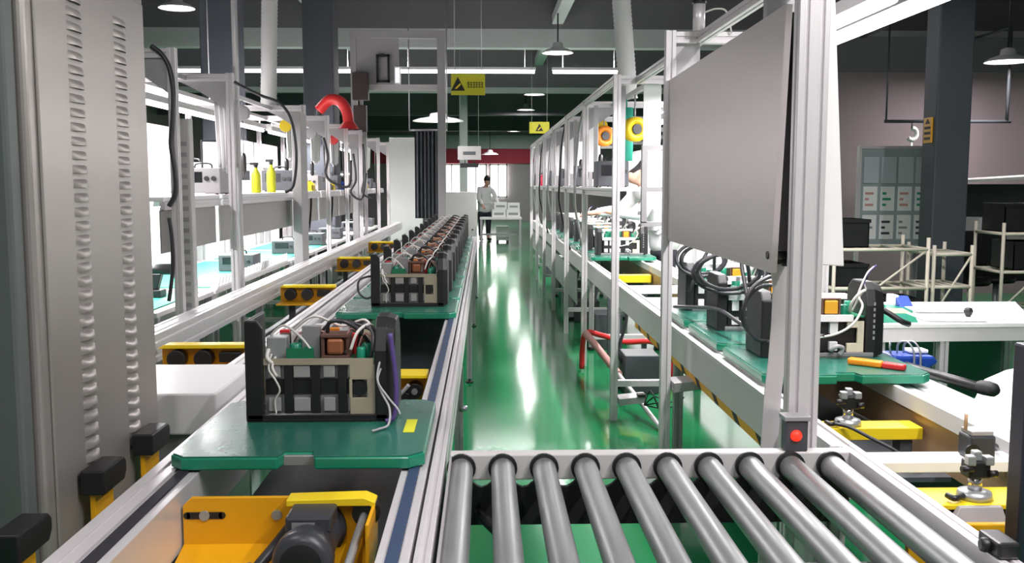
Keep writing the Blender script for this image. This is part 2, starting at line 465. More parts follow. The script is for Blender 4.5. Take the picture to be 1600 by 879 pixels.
for y in (1.3, 4.25, 7.2, 10.1, 12.7):
    for x in (-.79, -.1185):
        MB().ext((x, y, .03), (x, y, .685), .04, .04).build('leg', ALUD, lc)
        MB().cyl((x, y, 0), (x, y, .012), .03).cyl((x, y, .012), (x, y, .035), .008).build('foot', BLACK, lc)
    MB().box(-.77, -.14, y - .02, y + .02, .56, .60).build('cross_member', ALUD, lc, .002)
for y in (3.72, 9.3):
    MB().cyl((-.10, y, .62), (-.07, y, .62), .012).build('sensor_bolt', SILV, lc)

# yellow drive unit nearest the camera
def drive_unit(x0, x1, y, label, loc_z=.785):
    t = thing('drive_unit', label, 'drive unit', ((x0 + x1) / 2, y, .55))
    w = x1 - x0
    p = MB()
    c = .02
    p.prism([(x0, .665), (x1, .665), (x1, loc_z - c), (x1 - c, loc_z), (x0 + c, loc_z), (x0, loc_z - c)], 'xz', y, y + .012)
    p.build('mounting_plate', YEL, t, .002)
    return t
du = drive_unit(-.695, -.25, 2.16, 'yellow drive unit with grey motor and chrome rod at the bottom left')
MB().hexa([(-.695, 2.16, .665), (-.25, 2.16, .665), (-.25, 2.17, .677), (-.695, 2.17, .677)], [(-.69, 1.86, .60), (-.25, 1.86, .60), (-.25, 1.86, .612), (-.69, 1.86, .612)]).build('sloped_tray', YEL, du, .001)
MB().prism([(-.45, .775), (-.262, .775), (-.25, .765), (-.25, .783), (-.275, .794), (-.45, .790)], 'xz', 2.12, 2.175).build('motor_bracket', YELB, du, .002)
MB().box(-.258, -.25, 2.0, 2.16, .66, .775).build('side_plate', YEL, du, .002)
for x, r in ((-.645, .012), (-.48, .012)):
    MB().cyl((x, 2.156, .743), (x, 2.16, .743), r, n=14).build('bolt_head', SILV, du)
MB().box(-.685, -.605, 2.158, 2.16, .735, .751).cyl((-.685, 2.158, .743), (-.685, 2.1599, .743), .008).cyl((-.605, 2.158, .743), (-.605, 2.1599, .743), .008).build('adjust_slot', BLACK, du)
mo = MB()
mo.lathe([(0, 0), (.050, 0), (.058, .006), (.064, .02), (.064, .05), (.056, .054), (.056, .20), (.065, .202), (.065, .24), (0, .24)], (-.385, 1.94, .712), (0, 1, 0), 28)
motor = mo.build('motor', MOTOR, du)
MB().lathe([(.0, -.004), (.03, -.004), (.044, .0)], (-.385, 1.939, .712), (0, 1, 0), 24).build('fan_cover', BLACK, motor)
MB().box(-.435, -.335, 2.03, 2.13, .745, .782).build('terminal_box', MOTOR, motor, .006)
MB().box(-.42, -.37, 2.028, 2.03, .757, .770).build('rating_plate', SILV, motor)
MB().cyl((-.30, 1.78, .66), (-.275, 2.16, .755), .010, n=14).build('chrome_rod', SILV, du)
MB().cyl((-.272, 2.13, .755), (-.272, 2.18, .755), .032, n=22).build('pulley', BLACK, du)
MB().tube([(-.56, 1.80, .60), (-.52, 1.95, .65), (-.47, 2.05, .70), (-.44, 2.12, .73), (-.425, 2.14, .745)], .013).build('motor_cable', CABLE, du)
MB().tube([(-.53, 1.92, .652), (-.515, 1.965, .667), (-.50, 2.0, .684)], .015).build('purple_sleeve', PURPLE, du)

# second drive unit between the first two trays
d2 = thing('pulley_unit', 'yellow pulley unit between the first two trays on the left conveyor', 'drive unit', (-.4, 3.7, .55))
MB().box(-.66, -.22, 3.70, 3.715, .60, .765).build('mounting_plate', YEL, d2, .002)
MB().box(-.66, -.22, 3.60, 3.72, .765, .78).build('top_flange', YELB, d2, .003)
MB().box(-.66, -.22, 3.60, 3.70, .588, .60).build('lower_flange', YEL, d2, .003)
for x, z, r in ((-.31, .66, .045), (-.27, .71, .03), (-.55, .66, .045)):
    pu = MB().cyl((x, 3.63, z), (x, 3.70, z), r, n=24).build('pulley', BLACK, d2, .004)
    MB().cyl((x, 3.62, z), (x, 3.63, z), r * .4, n=16).build('hub', SILV, pu)
MB().tube([(-.40, 3.62, .72), (-.36, 3.60, .73), (-.33, 3.62, .70), (-.29, 3.61, .74)], .008).build('wire', GCABLE, d2)

# ------------------------------------------------------------------ trays
def tray(x0, x1, y0, d, zb, label, group):
    t = thing('tray', label, 'tray', ((x0 + x1) / 2, y0 + d / 2, zb), 0, group)
    cx = (x0 + x1) / 2; c = .035; n = .045
    poly = [(x0 + c, y0), (cx - n, y0), (cx - n + .01, y0 + .045), (cx + n - .01, y0 + .045), (cx + n, y0), (x1 - c, y0), (x1, y0 + c), (x1, y0 + d - c), (x1 - c, y0 + d), (x0 + c, y0 + d), (x0, y0 + d - c), (x0, y0 + c)]
    MB().prism(poly, 'xy', zb, zb + .030).build('board', TRAYE, t, .004)
    q = [(cx + (x - cx) * .985, y0 + d / 2 + (y - y0 - d / 2) * .985) for x, y in poly]
    MB().prism(q, 'xy', zb + .030, zb + .0335).build('mat', TRAYT, t, .001)
    return t
tL = tray(-.775, -.15, 2.30, .62, .8065, 'nearest dark green tray on the left conveyor, lone chassis on it', 'trays on the left conveyor')
MB().box(-.22, -.19, 2.52, 2.66, .8402, .8412).build('yellow_sticker', LIME, tL)
MB().box(-.50, -.42, 2.335, 2.345, .806, .832).build('stop_block', SILV, tL, .002)
ROWY = [4.93 + .66 * i for i in range(11)]
for i, y in enumerate(ROWY):
    dup(tL, (-.4625, y + .31, .8065), 'green tray under the %s chassis of the long left row' % ORD[i], group='trays on the left conveyor', skip=('yellow_sticker', 'stop_block'))

# ------------------------------------------------------------------ welding machine chassis
def chassis(label, group=None):
    t = thing('welder_chassis', label, 'machine chassis', (0, 0, 0), 0, group)
    MB().box(-.195, .195, .0, .21, 0, .008).box(-.195, .195, 0, .004, .008, .02).build('base_plate', BLACK, t, .001)
    # rear fascia: flat black end plate with folded front flange
    MB().prism([(-.2, 0), (-.150, 0), (-.150, .265), (-.165, .285), (-.2, .285)], 'xz', .0, .012).box(-.2, -.188, .012, .21, 0, .285).build('rear_fascia', BLACK, t, .004)
    # front fascia: moulded panel, bulging outwards with round shoulders
    f = MB()
    prof = [(.0, .0), (.0, .20), (.02, .262), (.055, .288), (.15, .288), (.19, .262), (.21, .20), (.21, 0)]
    N = len(prof)
    inn = [(.158, p[0], p[1]) for p in prof]; mid = [(.190, p[0], p[1]) for p in prof]
    out = [(.214, .105 + (p[0] - .105) * .86, .012 + p[1] * .93) for p in prof]
    f._add(inn + mid + out, [(r * N + i, r * N + (i + 1) % N, (r + 1) * N + (i + 1) % N, (r + 1) * N + i) for r in (0, 1) for i in range(N)] + [tuple(reversed(range(N))), tuple(2 * N + i for i in range(N))])
    ff = f.build('front_fascia', BLACK, t, .004)
    mk = MB()
    for i in range(6):
        mk.rbox((.204, .0065 + .0015 * 0 - .0008 + .008, .07 + i * .024), (.010, .004, .014), Matrix.Rotation(.0, 3, 'Z'))
    mk.build('printed_marks', SILV, ff)
    # heat sink rows: grey plates, dark clamp bars, white transistor blocks
    MB().box(-.15, .158, .025, .030, .02, .165).build('heat_sink_plate', GSINK, t)
    MB().box(-.15, .158, .03, .19, .06, .145).build('air_duct', BLACK, t, .003)
    MB().box(-.148, .10, .021, .026, .075, .118).build('dark_insulator', BLACK, t)
    for x in (-.083, -.008, .066):
        MB().box(x - .012, x + .012, .010, .022, .022, .165).build('clamp_bar', BLACK, t, .002)
    for x, w in ((-.122, .034), (-.046, .046), (.030, .032), (.095, .024)):
        for z0, z1 in ((.124, .158), (.028, .066)):
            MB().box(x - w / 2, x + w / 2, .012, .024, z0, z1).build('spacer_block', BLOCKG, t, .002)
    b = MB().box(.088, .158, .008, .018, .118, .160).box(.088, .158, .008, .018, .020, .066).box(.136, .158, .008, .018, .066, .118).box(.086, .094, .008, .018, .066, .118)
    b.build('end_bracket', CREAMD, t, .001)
    MB().cyl((.113, .012, .092), (.113, .020, .092), .022, n=20).build('fan_opening', BLACK, t)
    # power board on top with its components
    brd = MB().box(-.15, .158, .012, .20, .168, .172).build('circuit_board', PCB, t)
    MB().box(-.145, -.09, .03, .08, .172, .235).build('relay', SILV, brd, .003)
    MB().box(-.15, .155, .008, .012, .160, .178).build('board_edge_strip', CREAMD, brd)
    for x, y, r, h in ((-.066, .04, .017, .045), (-.03, .035, .014, .035), (-.05, .085, .017, .05), (.118, .03, .013, .035), (.13, .07, .016, .04), (-.01, .10, .014, .04)):
        MB().lathe([(0, h), (r * .8, h), (r, h - .004), (r, 0)], (x, y, .172), n=14).build('green_capacitor', TRAYE, brd)
    for x, y, r, h in ((-.11, .12, .02, .06), (-.06, .15, .02, .06), (.0, .155, .02, .06), (.1, .15, .018, .05)):
        MB().lathe([(0, h), (r * .8, h), (r, h - .004), (r, 0)], (x, y, .172), n=14).build('capacitor', BROWN, brd)
    tr = MB().box(.005, .085, .03, .10, .172, .182).box(.005, .085, .03, .10, .232, .242).box(.005, .015, .035, .095, .18, .235).box(.075, .085, .035, .095, .18, .235).build('transformer', BROWN, t, .002)
    MB().box(.022, .068, .028, .098, .184, .230).build('coil', COPPER, tr, .008)
    MB().box(-.05, .0, .05, .075, .172, .262).build('heat_fin', GSINK, brd, .001)
    MB().box(-.088, -.012, .016, .020, .172, .205).build('daughter_board', PCB, brd)
    for x, y, h, m in ((-.075, .10, .07, WHITE), (.03, .125, .075, ORANGE), (.09, .12, .06, RED), (-.02, .17, .08, WHITE), (.125, .16, .07, CREAM), (-.12, .16, .065, RED)):
        MB().box(x - .014, x + .014, y - .010, y + .010, .172, .172 + h).build('connector', m, brd, .002)
    wv = MB()
    wv.tube([(-.14, .06, .235), (-.10, .05, .265), (-.05, .03, .235), (-.02, .02, .20)], .0035, 6)
    wv.tube([(.09, .02, .20), (.11, .03, .25), (.14, .08, .262), (.15, .14, .21)], .0045, 6)
    wv.tube([(-.10, .14, .23), (-.03, .13, .28), (.05, .14, .25), (.12, .12, .27), (.15, .10, .22)], .004, 6)
    wv.build('white_leads', WCABLE, brd)
    w1 = MB()
    w1.tube([(-.13, .02, .19), (-.135, .005, .15), (-.115, -.004, .12), (-.105, .0, .09), (-.12, .006, .06), (-.118, .01, .02)], .003, 6)
    w1.tube([(-.12, .025, .18), (-.125, .004, .155), (-.112, .0, .13)], .004, 6)
    w1.tube([(-.14, .03, .20), (-.14, .01, .18), (-.125, .01, .165)], .006, 6)
    w1.build('white_wires', WCABLE, t)
    w2 = MB()
    w2.tube([(.02, .06, .245), (.03, .04, .275), (.07, .035, .278), (.11, .05, .25), (.14, .08, .2)], .006, 7)
    w2.tube([(.10, .10, .2), (.12, .06, .255), (.15, .03, .25), (.152, .01, .21), (.145, .02, .18)], .005, 7)
    w2.tube([(-.02, .12, .22), (.03, .10, .27), (.09, .09, .265), (.15, .10, .24)], .005, 7)
    w2.build('black_wires', CABLE, t)
    w3 = MB()
    for k in range(5):
        r = random.Random(k)
        w3.tube([(-.10 + k * .05, .05 + r.random() * .1, .18), (-.08 + k * .05 + r.random() * .03, .03 + r.random() * .06, .235 + r.random() * .03), (-.03 + k * .045, .06 + r.random() * .08, .22), (-.0 + k * .03, .12, .18)], .0028, 5)
    w3.build('signal_wires', RED if False else PINK, t)
    return t
ch = chassis('nearest open welder chassis on the left, with trailing purple and grey wires')
move(ch, (-.465, 2.64, .8400))
W_ = MB()
W_.tube([(-.29, 2.648, 1.02), (-.298, 2.625, .97), (-.285, 2.61, .93), (-.262, 2.59, .89), (-.262, 2.56, .852), (-.285, 2.535, .846), (-.30, 2.51, .847)], .0035, 6)
W_.tube([(-.285, 2.65, 1.0), (-.296, 2.62, .96), (-.268, 2.60, .92), (-.24, 2.585, .89), (-.232, 2.58, .875)], .003, 6)
W_.build('trailing_wire', GCABLE, ch)
MB().tube([(-.262, 2.632, 1.09), (-.250, 2.625, 1.0), (-.245, 2.62, .93), (-.252, 2.615, .86), (-.275, 2.61, .848)], .007, 7).build('purple_cable', PURPLE, ch)
for i, y in enumerate(ROWY):
    o = dup(ch, (-.415, y + .24, .8400), '%s welder chassis from the camera in the long left row' % ORD[i], group='welder chassis in the left row', skip=('trailing_wire', 'purple_cable'))
    if i == 0:
        MB().tube([(-.60, 5.20, .90), (-.64, 5.18, .885), (-.68, 5.17, .92), (-.68, 5.18, .98), (-.64, 5.2, 1.0), (-.6, 5.22, 1.0)], .006, 7).build('side_cable', CABLE, None)
        cbl = bpy.context.scene.objects.get('side_cable')
        tag(cbl, 'black cable loop at the left side of the first chassis in the row', 'cable')

# ------------------------------------------------------------------ return line with yellow units
rc = thing('return_conveyor', 'empty return conveyor with yellow drive units between left row and workstations', 'conveyor', (-1.3, 9.5, 0))
MB().ext((-1.55, 3.72, .755), (-1.55, 17.5, .755), .11, .13, nw=2, nh=2, slot=.012).build('side_rail', ALU, rc, .0015)
MB().ext((-1.02, 3.72, .735), (-1.02, 17.5, .735), .06, .07, slot=.009).build('side_rail', ALU, rc, .0015)
MB().box(-1.48, -1.06, 3.72, 17.5, .50, .52).build('bed_plate', DGREY, rc)
for y in (4.0, 6.6, 9.2, 12, 15):
    for x in (-1.55, -1.02):
        MB().ext((x, y, 0), (x, y, .69), .045, .045).build('leg', ALUD, rc)
    MB().box(-1.53, -1.04, y - .02, y + .02, .46, .50).build('cross_member', ALUD, rc)
for k, y in enumerate((4.3, 6.85, 9.5, 12.1)):
    t = thing('pulley_unit', '%s yellow pulley unit along the return conveyor at left' % ORD[k], 'drive unit', (-1.27, y, .52), 0, 'yellow units on the return conveyor')
    MB().box(-1.47, -1.07, y + .06, y + .075, .66, .77).build('mounting_plate', YEL, t, .003)
    MB().prism([(-1.47, .765), (-1.07, .765), (-1.07, .782), (-1.44, .782)], 'xz', y, y + .08).build('top_flange', YELB, t, .002)
    MB().box(-1.47, -1.10, y - .10, y + .06, .648, .66).build('lower_flange', YEL, t, .003)
    MB().box(-1.40, -1.36, y, y + .05, .5202, .648).build('stand', DGREY, t)
    MB().box(-1.20, -1.16, y, y + .05, .5202, .648).build('stand', DGREY, t)
    for x, r in ((-1.39, .042), (-1.27, .042)):
        MB().cyl((x, y + .0, .715), (x, y + .055, .715), r, n=22).build('pulley', BLACK, t, .004)
    MB().box(-1.20, -1.10, y + .01, y + .055, .70, .745).build('sensor_block', BLACK, t, .003)

# ------------------------------------------------------------------ roller table
rt = thing('roller_table', 'grey framed roller table with ten steel rollers in the foreground', 'roller conveyor', (.45, 1.75, 0))
RY0, RY1 = 1.12, 2.425
MB().box(-.092, .955, 2.43, 2.475, .735, .803).build('end_beam', LGREY, rt, .004)
MB().box(-.092, .955, 1.06, 1.105, .735, .803).build('end_beam', LGREY, rt, .004)
MB().box(-.092, -.086, 1.06, 2.475, .66, .80).build('side_plate', GREYM, rt)
MB().ext((.976, 1.06, .76), (.976, 2.499, .76), .042, .085, nw=1, nh=1, slot=.008).build('side_rail', ALU, rt, .002)
g = []
for i in range(10):
    xc = -.062 + .1072 * i
    MB().cyl((xc, RY0, .768), (xc, RY1 - .008, .768), .0305, n=28).build('roller', CHROME, rt, .003)
    MB().cyl((xc, RY1 - .01, .770), (xc, RY1 + .003, .770), .0375, n=22).build('roller_cap', BLACK, rt)
gd = [(-.086, .62), (.952, .62)]
top = []
for i in range(80, -1, -1):
    x = -.086 + 1.038 * i / 80
    top.append((x, .735 + .016 * math.cos(2 * PI * (x + .062) / .1072)))
MB().prism(gd + top, 'xz', 2.418, 2.432).build('rubber_guard', RUBBER, rt)
for x in (-.07, .93):
    for y in (1.10, 2.45):
        MB().ext((x, y, .02), (x, y, .735), .04, .04).build('leg', ALUD, rt)
        MB().cyl((x, y, 0), (x, y, .02), .03).build('foot', BLACK, rt)
MB().box(.14, .335, 1.75, 2.25, .40, .58).build('drive_box', MOTOR, rt, .01)
MB().box(.34, .95, 1.35, 2.36, .50, .515).build('darkening_plate', DGREY, rt)  # dark plate added to darken the floor seen between the rollers
MB().box(.12, .56, 2.05, 2.09, .58, .62).box(-.07, .955, 2.04, 2.10, .60, .64).build('cross_member', ALUD, rt)
MB().tube([(-.02, 2.40, .66), (.05, 2.3, .62), (.10, 2.2, .56), (.14, 2.1, .52)], .014).build('cable', CABLE, rt)
MB().tube([(.27, 2.25, .46), (.28, 2.33, .42), (.29, 2.34, .2), (.30, 2.32, .0)], .022).build('hose', ALUD, rt)
MB().box(.955, .998, 1.70, 1.78, .803, .835).cyl((.94, 1.74, .818), (.96, 1.74, .818), .014).build('corner_clamp', BLACK, rt, .006)
# red warning light switch box on the beam
il = thing('indicator_box', 'small dark box with glowing red light on the roller table beam', 'indicator', (.82, 2.45, .803))
MB().box(.785, .845, 2.435, 2.475, .803, .885).build('housing', DGREY, il, .004)
MB().box(.78, .85, 2.43, 2.48, .885, .898).build('cap', ALUD, il, .002)
MB().lathe([(0, .012), (.008, .011), (.0135, .006), (.015, 0)], (.813, 2.4345, .846), (0, -1, 0), 18).build('red_lens', REDL, il)

# ------------------------------------------------------------------ right conveyor
rcv = thing('pallet_conveyor', 'wide right pallet conveyor with deep grey side rail and white far rail', 'conveyor', (1.28, 9, 0))
RYa, RYb = 2.50, 19.0
MB().prism([(.93, .65), (1.0, .65), (1.0, .80), (.985, .80), (.985, .792), (.955, .792), (.955, .80), (.93, .80)], 'xz', RYa, RYb).build('side_rail', LGREY, rcv, .002)
MB().box(.9265, .931, RYa, RYb, .785, .803).build('rail_lip', ALU, rcv)
MB().box(1.0, 1.02, RYa, RYb, .74, .785).build('belt_track', ALUD, rcv)
rr = MB().prism([(1.43, .745), (1.64, .745), (1.64, .785), (1.60, .785), (1.60, .775), (1.585, .775), (1.585, .785), (1.53, .785), (1.53, .778), (1.515, .778), (1.515, .785), (1.45, .785), (1.45, .80), (1.43, .80)], 'xz', 1.9, RYb)
rr.build('wide_rail', WHITE, rcv, .0015)
MB().box(1.44, 1.47, 1.9, RYb, .60, .744).build('inner_web', BRNM, rcv)
MB().box(1.605, 1.615, 2.62, 18.9, .28, .744).build('light_baffle', DGREY, rcv)  # added sheet that keeps lamp light off the floor below
MB().box(1.02, 1.44, 2.85, 5.4, .585, .60).build('bed_plate', DGREY, rcv)
MB().box(1.026, 1.435, 2.46, 2.56, .735, .765).build('cross_beam', WHITE, rcv, .003)
for y in (5.75, 6.2, 6.95):
    MB().box(1.0, 1.44, y, y + .08, .70, .755).build('cross_beam', WHITE, rcv, .003)
MB().box(.935, .945, 9.7, 18.8, .28, .60).build('skirt_panel', ALUD, rcv)
for y in (2.7, 4.7, 6.95, 8.6, 10.6, 12.8, 15.5, 17.3):
    for x in (.965, 1.57):
        MB().ext((x, y, .03), (x, y, .65 if x < 1 else .745), .045, .045).build('leg', ALUD, rcv)
        MB().cyl((x, y, 0), (x, y, .03), .03).build('foot', BLACK, rcv)
# yellow-black hazard strip under the deep side rail
hz = thing('hazard_strip', 'yellow and black edge strip under the right conveyor side rail', 'edge strip', (.94, 4.3, .60))
MB().box(.935, .95, 3.0, 5.9, .615, .648).build('strip', YEL, hz)
st = MB()
for i in range(9):
    y = 3.1 + i * .32
    st.hexa([(.9335, y, .616), (.9345, y, .616), (.9345, y + .07, .616), (.9335, y + .07, .616)], [(.9335, y + .06, .647), (.9345, y + .06, .647), (.9345, y + .13, .647), (.9335, y + .13, .647)])
st.build('stripe_marking', INK, hz)
# trays
tR = tray(.975, 1.575, 3.27, .63, .8035, 'nearest teal tray on the right conveyor with the orange tester on it', 'trays on the right conveyor')
for i in range(2):
    dup(tR, (1.275, 3.27 + .665 * (i + 1) + .315, .8035), '%s teal tray from the front on the right conveyor' % ORD[i + 1], group='trays on the right conveyor')
FARY = [8.71 + .72 * i for i in range(8)]
for i, y in enumerate(FARY):
    dup(tR, (1.275, y + .315, .8035), '%s teal tray of the far group on the right conveyor' % ORD[i], group='trays on the right conveyor')
# chassis of the right line: tall black fascias, amber transformer
def chassis_right(label):
    t = thing('welder_chassis', label, 'machine chassis', (0, 0, 0), 0, 'welder chassis on the right conveyor')
    MB().box(-.20, .20, 0, .22, 0, .01).box(-.20, .20, -.004, .004, .006, .02).build('base_plate', GSINK, t, .001)
    MB().prism([(.0, 0), (.22, 0), (.22, .22), (.19, .255), (.03, .255), (.0, .22)], 'yz', -.235, -.19).build('rear_fascia', BLACK, t, .006)
    f = MB()
    prof = [(.0, .0), (.0, .20), (.02, .262), (.055, .29), (.16, .29), (.20, .262), (.22, .20), (.22, 0)]
    N = len(prof)
    inn = [(.17, p[0], p[1]) for p in prof]; mid = [(.205, p[0], p[1]) for p in prof]
    out = [(.245, .11 + (p[0] - .11) * .86, .012 + p[1] * .90) for p in prof]
    f._add(inn + mid + out, [(r * N + i, r * N + (i + 1) % N, (r + 1) * N + (i + 1) % N, (r + 1) * N + i) for r in (0, 1) for i in range(N)] + [tuple(reversed(range(N))), tuple(2 * N + i for i in range(N))])
    ff = f.build('front_fascia', BLACK, t, .006)
    mk = MB()
    for i in range(7):
        mk.box(.196, .203, -.0025, .0, .07 + i * .022, .082 + i * .022)
    mk.build('printed_marks', SILV, ff)
    brd = MB().box(-.185, .165, .01, .205, .155, .160).build('circuit_board', PCB, t)
    MB().box(-.185, .12, .0, .01, .140, .166).build('board_edge_strip', WHITE, brd)
    MB().box(-.185, .10, .02, .05, .225, .245).build('upper_rail', WHITE, t)
    tr = MB().box(.0, .075, .015, .09, .160, .166).box(.0, .075, .015, .09, .222, .228).box(.0, .008, .015, .09, .166, .222).box(.067, .075, .015, .09, .166, .222).build('transformer', BROWN, t, .001)
    MB().box(.012, .063, .010, .085, .168, .220).build('coil', AMBER, tr, .004)
    for x, y, r, h in ((-.15, .05, .016, .04), (-.10, .06, .016, .05), (-.05, .05, .015, .04), (.1, .05, .015, .04), (.13, .09, .015, .05), (-.12, .13, .02, .06), (0, .15, .02, .06)):
        MB().lathe([(0, h), (r * .8, h), (r, h - .004), (r, 0)], (x, y, .160), n=12).build('capacitor', TRAYE, brd)
    MB().box(-.18, .165, .03, .19, .02, .150).build('air_duct', BLACK, t, .003)
    for x in (-.15, -.10, -.03, .05):
        MB().box(x - .016, x + .016, .012, .03, .09, .140).build('spacer_block', WHITE, t, .002)
        MB().box(x - .016, x + .016, .012, .03, .025, .06).build('spacer_block', WHITE, t, .002)
    MB().box(.10, .165, .008, .02, .02, .055).box(.14, .165, .008, .02, .055, .140).box(.10, .14, .008, .02, .115, .140).build('end_bracket', CREAM, t, .001)
    MB().tube([(.04, .0, .03), (.03, -.02, .035), (.05, -.03, .05), (.075, -.02, .04), (.065, -.015, .015)], .008, 8).build('white_hose', GCABLE, t)
    w = MB()
    w.tube([(.13, .05, .17), (.14, .02, .22), (.135, .0, .25), (.15, -.01, .30), (.165, -.01, .33), (.19, .0, .35)], .004, 6)
    w.tube([(.12, .04, .17), (.11, .0, .21), (.13, -.02, .25), (.16, .0, .26)], .006, 6)
    w.tube([(.16, .02, .25), (.13, -.02, .235), (.14, -.03, .20), (.10, -.05, .14), (.03, -.055, .10), (-.06, -.05, .085)], .005, 6)
    w.build('white_wires', WCABLE, t)
    MB().tube([(.15, -.005, .28), (.16, -.012, .32), (.185, -.005, .345), (.20, .0, .355)], .0035, 6).build('purple_wire', PURPLE, t)
    return t
cr = chassis_right('nearest chassis on the right conveyor, amber coil and black front panel showing')
move(cr, (1.29, 3.60, .837))
RCH = [cr]
for i, y in enumerate((4.29, 4.98)):
    RCH.append(dup(cr, (1.29, y, .837), ['chassis directly behind the amber coil chassis on the right conveyor', 'third chassis back on the right conveyor, under looped cables'][i]))
for i, y in enumerate(FARY):
    dup(cr, (1.29, y + .25, .837), '%s chassis of the far group on the right conveyor' % ORD[i])
# cable coils standing over the chassis
def coil(label, c, rx, rz, n, r, seed, ends):
    R = random.Random(seed)
    pts = []
    for i in range(n * 10 + 1):
        a = 2 * PI * i / 10 + 1.2
        k = 1 + .10 * math.sin(i * .37 + seed)
        pts.append((c[0] + rx * k * math.cos(a), c[1] + .03 * math.sin(a * 1.3 + seed) + .012 * (i / 10), c[2] + rz * k * math.sin(a)))
    m = MB().tube([ends[0]] + pts + [ends[1]], r, 8, 3)
    o = m.build('coiled_cable', CABLE)
    return tag(o, label, 'cable', 'coiled cables on the right conveyor')
coil('coiled grey cable hanging at the front end of the nearest right chassis', (1.075, 3.575, 1.02), .095, .115, 2, .0075, 1, ((1.16, 3.66, .93), (1.08, 3.62, .90)))
coil('biggest coiled cable looped over the second right chassis', (1.10, 4.26, 1.105), .15, .085, 3, .009, 2, ((1.22, 4.33, .98), (1.17, 4.18, .95)))
coil('coiled cable looped over the third right chassis', (1.13, 4.93, 1.11), .12, .08, 3, .009, 3, ((1.22, 5.05, .98), (1.05, 4.88, .95)))
tag(MB().tube([(.98, 4.9, .87), (1.03, 4.60, .905), (1.05, 4.25, .94), (1.08, 3.95, .915), (1.13, 3.72, .90), (1.2, 3.58, .925), (1.28, 3.55, .93)], .009).build('power_cable', CABLE), 'thick dark cable running along the left ends of the right chassis', 'cable')
# orange and red hand tester
ot = thing('hand_tester', 'orange and red handheld tester lying on the nearest right tray', 'tester', (1.42, 3.42, .837), -.5)
MB().prism([(1.335, 3.46), (1.43, 3.378), (1.455, 3.41), (1.36, 3.495)], 'xy', .8375, .862).build('body', ORANGE, ot, .008, 3)
MB().prism([(1.4305, 3.378), (1.49, 3.325), (1.51, 3.345), (1.4555, 3.41)], 'xy', .8375, .860).build('red_end', RED, ot, .007, 3)
# blue pouch with white pad and wires, black torch handle
bp = thing('blue_pouch', 'blue plastic pouch with pale pad and bent wires on the white rail', 'pouch', (1.63, 3.62, .785))
MB().prism([(1.56, .80), (1.585, .787), (1.72, .787), (1.76, .81), (1.74, .838), (1.58, .842)], 'xz', 3.62, 3.74).build('pouch', BLUE, bp, .012, 3)
MB().box(1.66, 1.735, 3.66, 3.72, .842, .856).build('pad', PAPER, bp, .004)
w = MB()
for x in (1.64, 1.665):
    w.tube([(x - .03, 3.66, .845), (x - .035, 3.64, .885), (x - .01, 3.62, .895), (x + .01, 3.605, .86), (x + .012, 3.60, .80)], .004, 6)
w.tube([(1.585, 3.66, .842), (1.575, 3.65, .87), (1.58, 3.66, .888), (1.59, 3.68, .87)], .004, 6)
w.build('bent_wire', SILV, bp)
th = thing('torch_handle', 'black torch handle with rounded end lying beside the white rail', 'handle', (1.66, 3.33, .785))
MB().cyl((1.62, 3.60, .803), (1.705, 3.17, .803), .018, .020, 18).build('grip', BLACK, th)
MB().lathe([(.0, .075), (.014, .075), (.024, .06), (.026, .03), (.022, .0), (.018, -.01)], (1.70, 3.19, .811), (.2, -1, 0), 20).build('end_cap', RUBBER, th)
tag(MB().tube([(1.50, 3.75, 1.02), (1.56, 3.70, 1.01), (1.62, 3.66, .97), (1.66, 3.68, .955)], .012).build('lead_plug', BLACK), 'black and white lead sticking out beyond the nearest right front panel', 'lead')

# yellow lift beams and pneumatic stops under the right trays
lb = thing('lift_beam', 'plain yellow cross beam under the nearest right tray', 'beam', (1.26, 3.07, .66))
MB().box(1.03, 1.425, 3.02, 3.12, .672, .712).build('beam', YELB, lb, .003)
MB().box(1.05, 1.09, 3.04, 3.10, .6002, .672).build('stand', DGREY, lb)
MB().box(1.36, 1.40, 3.04, 3.10, .6002, .672).build('stand', DGREY, lb)
def stop(label, x, y, z, s=1.0):
    t = thing('pneumatic_stop', label, 'stop', (x, y, z))
    MB().lathe([(0, .022), (.022, .022), (.040, .018), (.044, .0), (0, 0)], (x, y, z), n=26).build('base_disc', SILV, t)
    MB().cyl((x, y, z + .02), (x, y, z + .06), .017, n=18).build('rod', SHINY, t)
    MB().box(x - .028, x + .028, y - .022, y + .022, z + .055, z + .098).build('head_block', BLACK, t, .004)
    MB().box(x - .034, x - .014, y - .03, y - .006, z + .09, z + .115).box(x + .012, x + .034, y - .028, y - .0, z + .09, z + .112).box(x - .01, x + .01, y - .012, y + .012, z + .098, z + .122).build('latch', SILV, t, .003)
    MB().cyl((x - .05, y - .026, z + .082), (x - .02, y - .026, z + .082), .008).build('roller_pin', BLACK, t)
    MB().cyl((x + .02, y - .028, z + .07), (x + .04, y - .028, z + .07), .009).build('roller_pin', BLACK, t)
    MB().tube([(x - .04, y - .02, z + .012), (x - .07, y - .04, z + .012), (x - .08, y - .02, z + .014)], .008).build('air_fitting', BLACK, t)
    return t
stop('black and silver pneumatic stop standing before the nearest right tray', 1.195, 3.07, .712)
tag(MB().tube([(1.12, 3.05, .724), (1.17, 3.0, .722), (1.22, 2.96, .70), (1.30, 2.92, .66), (1.36, 2.9, .612)], .006).build('air_line', CABLE), 'thin black air line draped over the yellow cross beam', 'cable')
tag(MB().tube([(1.22, 3.15, .74), (1.30, 3.2, .70), (1.42, 3.25, .63)], .006).build('air_line', CABLE), 'thin black air line running back under the nearest right tray', 'cable')
pb = thing('lift_frame', 'yellow lift frame with orange front plate at the right edge', 'lift frame', (1.25, 2.2, .55))
